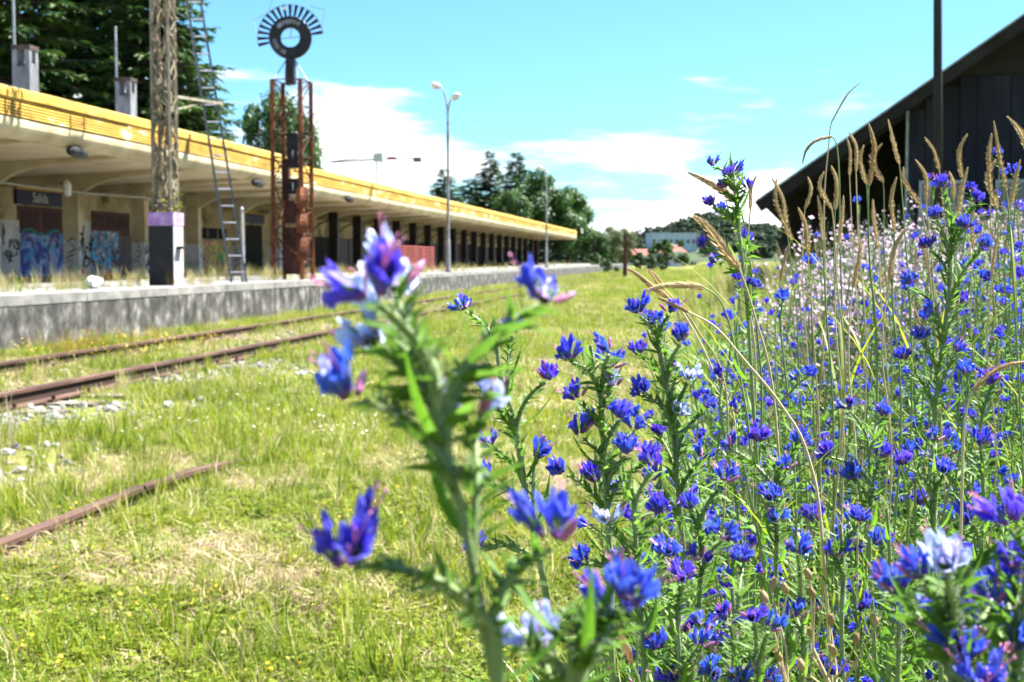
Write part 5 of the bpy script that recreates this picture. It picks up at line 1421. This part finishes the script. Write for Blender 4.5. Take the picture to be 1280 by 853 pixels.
# ------------------------------------------------------------------ the bank: further bugloss plants
def small_arm_mesh(seed):
    """flowering arm with its flowers, for the plants further back; slots petal, bud, bract, hair, stem"""
    rr = random.Random(seed); q = MB(); L = rr.uniform(.035, .06)
    q.tube([(0, 0, 0), (.06 * L, 0, L * .5), (0, 0, L)], [.0016, .0014, .0010], 5, 4)
    for i in range(9):
        t = .15 + .85 * i / 9; a = (i % 2) * 3.14 + rr.gauss(0, .6); o = Vector((math.cos(a), math.sin(a), 0))
        q.leaf((0, 0, L * t), o * .8 + Vector((0, 0, 1)), o * -1 + Vector((0, 0, .6)), rr.uniform(.011, .019), .004, .3, 2, .3, 2)
    for i in range(12):
        a = rr.uniform(0, 6.283); o = Vector((math.cos(a), math.sin(a), .3)); b = Vector((0, 0, L * rr.random())) + o * .002
        q.add([b, b + Vector((0, 0, .0004)), b + o * .0035], [(0, 1, 2)], 3)
    for k in range(rr.choice((0, 1, 2, 2, 3, 3))):
        a = rr.uniform(0, 6.283); ax = Vector((math.cos(a) * .6, math.sin(a) * .6, 1)).normalized()
        corolla(q, Vector((math.cos(a) * .003, math.sin(a) * .003, L)), ax, Vector((-math.cos(a), -math.sin(a), .4)), rr.uniform(.010, .0145), rr.uniform(.0044, .0064), rr, 0, 10)
    if rr.random() < .5:
        a = rr.uniform(0, 6.283); d = Vector((math.cos(a), math.sin(a), .7)).normalized(); b = Vector((0, 0, L * .85)); q.tube([b, b + d * .005, b + d * .010], [.001, .002, .0004], 5, 1)
    return q.mesh('flower_spray', [M['petal_pale'] if seed % 6 == 0 else M['petal'], M['bud'], M['bract'], M['hair'], M['bug_stem']])
SARM = [small_arm_mesh(200 + i) for i in range(14)]
def plant_template(seed):
    rr = random.Random(seed); H = rr.uniform(.72, .98); parts = []
    n = 12; lean = Vector((rr.uniform(-.10, .10), rr.uniform(-.10, .10), 0))
    path = [Vector((lean.x * (i / n) ** 2 + .012 * math.sin(i * .8 + seed), lean.y * (i / n) ** 2, H * i / n)) for i in range(n + 1)]
    parts.append(('stem', stem_mesh(path, .0034, .0014, rr, 160)))
    q = MB()
    for k in range(34):
        t = .06 + .86 * k / 34; p = path[int(t * n)].lerp(path[min(n, int(t * n) + 1)], t * n - int(t * n)); a = k * 2.4 + rr.uniform(-.4, .4)
        L = (.13 - .09 * t) * rr.uniform(.7, 1.2)
        q.leaf(p, (math.cos(a), math.sin(a), rr.uniform(.2, .9)), (0, 0, 1), L, L * .16, rr.uniform(.2, .7), 4, .3, 0)
    parts.append(('foliage', q.mesh('foliage', [M['bug_leaf']])))
    ns = rr.randint(12, 17)
    for k in range(ns):
        t = .42 + .58 * (k + 1) / ns; p = path[min(n, int(t * n))]; a = k * 2.4 + rr.uniform(-.5, .5)
        d = Vector((math.cos(a), math.sin(a), rr.uniform(.5, 1.2))) if k < ns - 1 else Vector((.1, 0, 1))
        sc = rr.uniform(.72, 1.05); off = Vector((0, 0, 0))
        if t < .8:                                       # lower arms sit on longer side shoots
            l = rr.uniform(.03, .11) * (1.3 - t); off = d.normalized() * l
            qq = MB(); qq.tube([p, p + off * .5 + Vector((0, 0, -.004)), p + off], [.0016, .0014, .0012], 5); parts.append(('side_shoot', qq.mesh('side_shoot', [M['bug_stem']])))
        parts.append(('flower_spray', rr.choice(SARM), Matrix.Translation(p + off) @ frame(d, Vector((0, 0, 1))) @ Matrix.Diagonal((sc, sc, sc, 1))))
    return parts
TPL = [plant_template(300 + i) for i in range(7)]
def place_plant(x, y, label, group, sc, rz, rnd):
    t = thing('bugloss_plant', (x, y, gz(x, y) - .01), label, 'flower plant', group)
    t.rotation_euler = (rnd.gauss(0, .05), rnd.gauss(0, .05), rz); t.scale = (sc, sc, sc)
    for pr in rnd.choice(TPL): link(pr[0], pr[1], t, mat=pr[2] if len(pr) > 2 else Matrix())
rnd = random.Random(77)
zones = ((50, 1.25, 2.0, 800, 1340, 'blue bugloss packed into the near flower bank', 'bugloss plants in the near bank', (.80, 1.0)),
         (118, 2.0, 3.3, 868, 1340, 'blue bugloss plant in the middle of the flower bank', 'bugloss plants in the middle bank', (.80, 1.02)),
         (104, 3.2, 4.7, 876, 1340, 'small looking blue bugloss at the back of the flower bank', 'bugloss plants in the rear bank', (.82, 1.05)))
for (cnt, z0, z1, p0, p1, lab, grp, sr) in zones:
    for k in range(cnt):
        zc = rnd.uniform(z0, z1); px_ = rnd.uniform(p0, p1); g_ = from_pd(px_, zc)
        w_ = (px_ - p0) / (1280 - p0); side = 'on its lawn side' if w_ < .33 else 'halfway along it' if w_ < .66 else 'towards the picture edge'
        place_plant(g_.x, g_.y, lab + ', ' + side, grp, rnd.uniform(*sr), rnd.uniform(0, 6.28), rnd)

# ------------------------------------------------------------------ ripe grass stalks
def seed_head(q, pts, r, rr, mi=0):
    """cylindrical spike of overlapping spikelets along pts"""
    P_ = smooth_path(pts, 8); n = len(P_)
    q.tube(P_, [r * .5 * (math.sin(math.pi * (.08 + .9 * i / (n - 1))) ** .5) for i in range(n)], 6, mi)
    for i in range(n):
        t = i / (n - 1); c = P_[i]; d = (P_[min(i + 1, n - 1)] - P_[max(i - 1, 0)]).normalized(); u = d.orthogonal().normalized(); v = d.cross(u)
        w = r * math.sin(math.pi * (.12 + .84 * t ** .8)) ** .5 * (1.12 - .55 * t) * rr.uniform(.85, 1.12)
        for k in range(7):
            a = 6.283 * (k + rr.random() * .6) / 7; o = u * math.cos(a) + v * math.sin(a); s = d.cross(o)
            b = c + o * w * .45; e = c + o * w * 1.15 + d * w * rr.uniform(1.0, 1.9)
            q.add([b - s * w * .28, b + s * w * .28, e], [(0, 1, 2)], mi)
def stalk(label, zc, px_pts, head_from, r, seed, thin=False, cat='grass stalk', group='ripe grass stalks'):
    """px_pts from the tip down; the first head_from points carry the seed head"""
    rr = random.Random(seed); pts = [P(a, b, zc + (c[0] if c else 0)) for a, b, *c in px_pts]
    low = pts[-1]; gx, gy = low.x + rr.uniform(-.1, .1), low.y + rr.uniform(-.02, .12); base = Vector((gx, gy, gz(gx, gy)))
    t = thing('grass_stalk', base, label, cat, group)
    path = smooth_path([base, base.lerp(low, .6)] + pts[::-1], 6)
    cut = len(path) - (head_from - 1) * 6
    q = MB(); q.tube([p - base for p in path[:cut + 1]], [.0016 - .0008 * i / cut for i in range(cut + 1)], 5); link('culm', q.mesh('culm', M['straw'] if rr.random() < .5 else M['bug_stem']), t, mat=Matrix())
    q = MB(); seed_head(q, [p - base for p in pts[:head_from]][::-1], r, rr); link('seed_head', q.mesh('seed_head', M['seed']), t, mat=Matrix())
    for k in range(2 if zc > 1.2 else 0):
        i = int(cut * rr.uniform(.2, .6)); p = path[i] - base; a = rr.uniform(0, 6.28); q = MB()
        q.blade(p, (math.cos(a) * .4, math.sin(a) * .4, 1), rr.uniform(.10, .20), .004, (math.cos(a) * .45, math.sin(a) * .45, 0), 0, 5); link('blade', q.mesh('blade', M['grass']), t, mat=Matrix())
    return t
stalk('bent tan seed head reaching left across the sky beside the slender bugloss', 1.45, [(861, 216), (885, 228), (905, 240), (920, 252), (932, 290), (945, 400), (950, 560)], 4, .0058, 1)
stalk('fat tan seed head leaning left in front of the far hill', 1.25, [(868, 271), (885, 285), (905, 312), (924, 336), (945, 400), (965, 480), (980, 640)], 4, .0062, 2)
stalk('tan seed head leaning far left over the lawn', 1.6, [(785, 336), (800, 346), (815, 359), (835, 372), (870, 410), (910, 520)], 4, .0050, 3)
stalk('short tan seed head beside the one leaning over the lawn', 1.62, [(810, 337), (818, 346), (829, 360), (850, 385), (890, 460), (920, 560)], 3, .0050, 4)
stalk('curved tan seed head lying almost level above the top flowers', 1.4, [(808, 363), (830, 358), (855, 357), (880, 360), (905, 385), (925, 470), (940, 600)], 4, .0052, 5)
stalk('thin dry stalk slanting down to the right through the flowers', 1.1, [(822, 372), (860, 390), (895, 410), (930, 450), (975, 505), (1010, 570), (1030, 700)], 2, .0030, 6)
heads = [(1085, 155, 1086, 232, .006), (1112, 150, 1124, 205, .005), (966, 222, 984, 292, .0062), (972, 224, 990, 300, .006), (1030, 215, 1040, 262, .005), (1212, 210, 1196, 282, .0062), (1236, 168, 1238, 242, .0068),
         (1206, 168, 1202, 222, .0055), (1246, 152, 1258, 238, .005), (1260, 146, 1284, 190, .005), (1160, 172, 1174, 212, .004), (1102, 180, 1104, 228, .0052), (1130, 210, 1150, 255, .005), (1145, 200, 1158, 252, .005), (1046, 208, 1044, 262, .005),
         (1010, 222, 1006, 262, .0045), (1122, 222, 1118, 290, .005), (1188, 215, 1192, 250, .005), (1064, 165, 1070, 214, .004), (1055, 172, 1062, 220, .004), (947, 220, 938, 262, .005), (1076, 182, 1083, 230, .005), (1272, 200, 1262, 262, .005),
         (1240, 200, 1246, 260, .0055), (1020, 245, 1028, 300, .005), (1055, 245, 1048, 305, .0055), (1090, 250, 1098, 310, .0055), (1170, 285, 1160, 345, .006), (1128, 285, 1112, 350, .006), (1000, 260, 1010, 320, .005), (1220, 255, 1216, 310, .005),
         (985, 300, 975, 350, .005), (1075, 300, 1066, 360, .0055), (1250, 290, 1240, 350, .005)]
for k, (a, b, c, d, r) in enumerate(heads):
    zc = [1.5, 1.75, 2.0, 2.3][k % 4]
    lab = ('stout ' if r >= .0055 else 'slender ') + 'tan seed head ' + ('against the pale sky left of the shed' if a < 1000 else 'in front of the sloping shed roof' if b < 245 and a < 1130 else 'before the dark shed wall' if b < 245 and a < 1225 else 'before the shed wall at the picture edge' if b < 245 else 'lower down among the pink flowers')
    bow = rnd.gauss(0, 5); stalk(lab, zc, [(a + rnd.gauss(0, 3), b), ((a * .6 + c * .4) + bow, b * .6 + d * .4), (c, d), (c + (c - a) * .6, d + 90), (c + (c - a) * .5 + 10, d + 250)], 3, r * zc / 1.7 * rnd.uniform(.7, .95), 400 + k, group='upright seed heads on the bank')
stalk('white drooping grass plume curving left against the dark shed', 1.8, [(1003, 205), (1008, 188), (1020, 176), (1040, 171), (1048, 200), (1050, 300), (1052, 480)], 4, .0035, 7)
stalk('thin dark grass stem reaching highest against the sky beside the shed roof', 1.9, [(1076, 103), (1062, 115), (1052, 130), (1040, 152), (1036, 180), (1030, 260), (1030, 420)], 4, .0022, 8)
stalk('white arching blade of dry grass at the right picture edge', 1.0, [(1290, 452), (1262, 456), (1236, 468), (1216, 490), (1205, 540), (1200, 700)], 4, .003, 9)
stalk('yellow dry stalk standing at the bottom centre', .75, [(768, 768), (778, 800), (790, 830), (800, 860), (808, 930)], 3, .003, 10)

# ------------------------------------------------------------------ pale pink wild radish and undergrowth on the bank
def radish(seed):
    rr = random.Random(seed); q = MB(); H = rr.uniform(.85, 1.12)
    for b in range(9):
        a = rr.uniform(0, 6.283); sp = rr.uniform(.05, .26); z0 = rr.uniform(.1, .5) * H; zt = H * rr.uniform(.75, 1.0)
        pts = [Vector((0, 0, z0)), Vector((math.cos(a) * sp * .6, math.sin(a) * sp * .6, (z0 + zt) / 2)), Vector((math.cos(a) * sp, math.sin(a) * sp, zt))]
        q.tube(pts, [.002, .0016, .0008], 4, 1, False)
        for k in range(8):
            t = rr.uniform(.55, 1.02); c = pts[1].lerp(pts[2], (t - .5) * 2) + Vector((rr.gauss(0, .013), rr.gauss(0, .013), rr.gauss(0, .012)))
            floret(q, c, Vector((rr.uniform(-1, 1), rr.uniform(-1, 1), rr.uniform(.1, 1))).normalized(), rr.uniform(.007, .010), 4, 0)
            q.tube([pts[1].lerp(pts[2], max(0, (t - .6) * 2)), c], .0006, 3, 1, False)
    q.tube([(0, 0, 0), (.01, 0, H * .5)], [.004, .0025], 5, 1)
    for k in range(14):
        a = rr.uniform(0, 6.283); q.leaf((0, 0, rr.uniform(.05, .6) * H), (math.cos(a), math.sin(a), rr.uniform(0, .8)), (0, 0, 1), rr.uniform(.06, .15), rr.uniform(.015, .035), .5, 3, .2, 2, 2)
    return q.mesh('radish', [M['pink'], M['bug_stem'], M['weed_leaf']])
def broad_weed(seed):
    rr = random.Random(seed); q = MB()
    for k in range(16):
        a = rr.uniform(0, 6.283); L = rr.uniform(.12, .28); z = rr.uniform(.02, .35)
        q.tube([(0, 0, 0), (math.cos(a) * .02, math.sin(a) * .02, z)], .0016, 4, 1, False)
        q.leaf((math.cos(a) * .02, math.sin(a) * .02, z), (math.cos(a), math.sin(a), rr.uniform(.5, 1.6)), (0, 0, 1), L, L * rr.uniform(.13, .24), rr.uniform(.2, .7), 5, .3, 0, 0, rr.uniform(-.5, .5))
    return q.mesh('broad_weed', [M['weed_leaf'], M['bug_stem']])
def culms(seed):
    rr = random.Random(seed); q = MB()
    for k in range(7):
        a = rr.uniform(0, 6.283); l = rr.uniform(.5, .8); e = Vector((math.cos(a) * rr.uniform(.05, .25), math.sin(a) * rr.uniform(.05, .25), l)); m = Vector((e.x * .35, e.y * .35, l * .55))
        q.tube([(rr.uniform(-.04, .04), rr.uniform(-.04, .04), 0), m, e], [.0018, .0014, .0008], 4, 1, False)
        seed_head(q, [e, e + (e - m).normalized() * rr.uniform(.04, .08) + Vector((0, 0, -.005))], rr.uniform(.003, .005), rr, 0)
    return q.mesh('culms', [M['seed'], M['straw']])
bank_coll = proto_collection('bank', [radish(501), radish(502), radish(503), radish(504), broad_weed(505), broad_weed(506), broad_weed(507),
        tuft(508, 30, .07, .35, .75, .007, [M['grass'], M['grass_deep'], M['grass_deep']], .45, .3), tuft(509, 28, .07, .30, .65, .008, [M['grass_deep'], M['grass'], M['straw']], .5, .3),
        tuft(510, 30, .08, .18, .45, .006, GR, .5), culms(511), culms(512), tuft(513, 24, .06, .40, .85, .005, [M['straw'], M['straw_brown'], M['grass']], .4, .25)])
rnd = random.Random(91); pk, ug, cu_ = Bag(), Bag(), Bag()
def bank_xy(z0, z1, p0, p1):
    zc = z0 * (z1 / z0) ** rnd.random(); g_ = from_pd(rnd.uniform(p0, p1), zc); return g_.x, g_.y, zc
for k in range(620):
    x, y, zc = bank_xy(3.9, 11, 890, 1420)
    if x < .15 * (zc - 2.2): continue
    pk.put(x, y, rnd.randrange(4), min(rnd.uniform(.8, 1.1), (1.25 + rnd.uniform(.015, .055) * zc - gz(x, y)) / 1.05), .08, rnd=rnd)
for k in range(2100):
    x, y, zc = bank_xy(1.1, 12, 800, 1450)
    if x < -.02 - .01 * zc: continue
    ug.put(x, y, rnd.choice((4, 5, 6, 4, 5, 7, 7, 9, 9, 12) if zc > 5 else (4, 5, 6, 4, 5, 6, 7, 7, 8, 9)), rnd.uniform(.6, 1.0), .12, rnd=rnd)
for k in range(260):
    x, y, zc = bank_xy(.9, 2.6, 640, 900); ug.put(x, y, rnd.choice((9, 9, 4, 5)), rnd.uniform(.5, .9), .12, rnd=rnd)
for k in range(50):
    x, y, zc = bank_xy(2.4, 9, 930, 1420)
    if x < .1 * (zc - 2): continue
    cu_.put(x, y, rnd.choice((10, 11)), rnd.uniform(.9, 1.15), .08, rnd=rnd)
for k in range(1600):                                     # the rest of the plateau, far to the right and behind
    x, y = rnd.uniform(-.3, 14), rnd.uniform(10, 40)
    if px_of(x, y) > 1500: continue
    ug.put(x, y, rnd.choice((9, 9, 12, 8)), rnd.uniform(.7, 1.1), .12, rnd=rnd)
pk.emit('wild_radish_bloom', 'mass of pale pink wildflowers behind the blue flowers', 'flowers', bank_coll)
ug.emit('undergrowth', 'green grass blades and broad leaves beneath the flowers', 'undergrowth', bank_coll)
cu_.emit('dry_grass', 'dry grass culms mixed through the pink flowers', 'grass', bank_coll)

# ------------------------------------------------------------------ papery brown seed capsules low in the bank
M['capsule'] = leafmat('papery_capsule', [(0, (.26, .17, .07)), (1, (.46, .36, .18))], .35, .6)
def capsule_mesh(seed):
    rr = random.Random(seed); q = MB()
    q.tube([(0, 0, 0), (0, 0, .002), (0, 0, .006), (0, 0, .010), (0, 0, .0125)], [.001, .0032, .0040, .0030, .0018], 9)
    for k in range(6):
        a = k * 1.047; q.leaf((.0017 * math.cos(a), .0017 * math.sin(a), .012), (math.cos(a) * .5, math.sin(a) * .5, 1), (math.cos(a), math.sin(a), 0), .003, .0015, .2, 2)
    return q.mesh('capsule', M['capsule'], True)
CAPS = [capsule_mesh(1), capsule_mesh(2)]
for (lab, zc, root, caps) in (('dry campion stem with papery brown capsules left in the lower bank', .98, (985, 900), [(964, 728), (984, 734), (976, 818), (1004, 830), (958, 745)]),
                              ('dry campion stem with papery brown capsules right in the lower bank', 1.0, (1045, 910), [(1013, 716), (1018, 739), (1044, 811), (1038, 773), (1014, 788), (1096, 773), (1070, 798)])):
    rr = random.Random(len(caps)); low = P(root[0], root[1], zc); base = Vector((low.x, low.y + .03, gz(low.x, low.y)))
    t = thing('campion_stem', base, lab, 'seed plant')
    q = MB(); hub = P(root[0], root[1] - 40, zc); q.tube([Vector((0, 0, 0)), hub - base], [.002, .0014], 6); link('stem', q.mesh('stem', M['straw']), t, mat=Matrix())
    for c in caps:
        e = P(c[0], c[1] + 9, zc + rr.uniform(-.03, .03)); m = hub.lerp(e, .5) + Vector((rr.uniform(-.01, .01), 0, -.008))
        q = MB(); q.tube([hub - base, m - base, e - base], [.0011, .0009, .0007], 5); link('stalk', q.mesh('stalk', M['straw']), t, mat=Matrix())
        link('capsule', rr.choice(CAPS), t, mat=Matrix.Translation(e - base) @ frame(Vector((rr.uniform(-.5, .5), rr.uniform(-.5, .5), 1)), Vector((1, 0, 0))) @ Matrix.Scale(.72, 4))
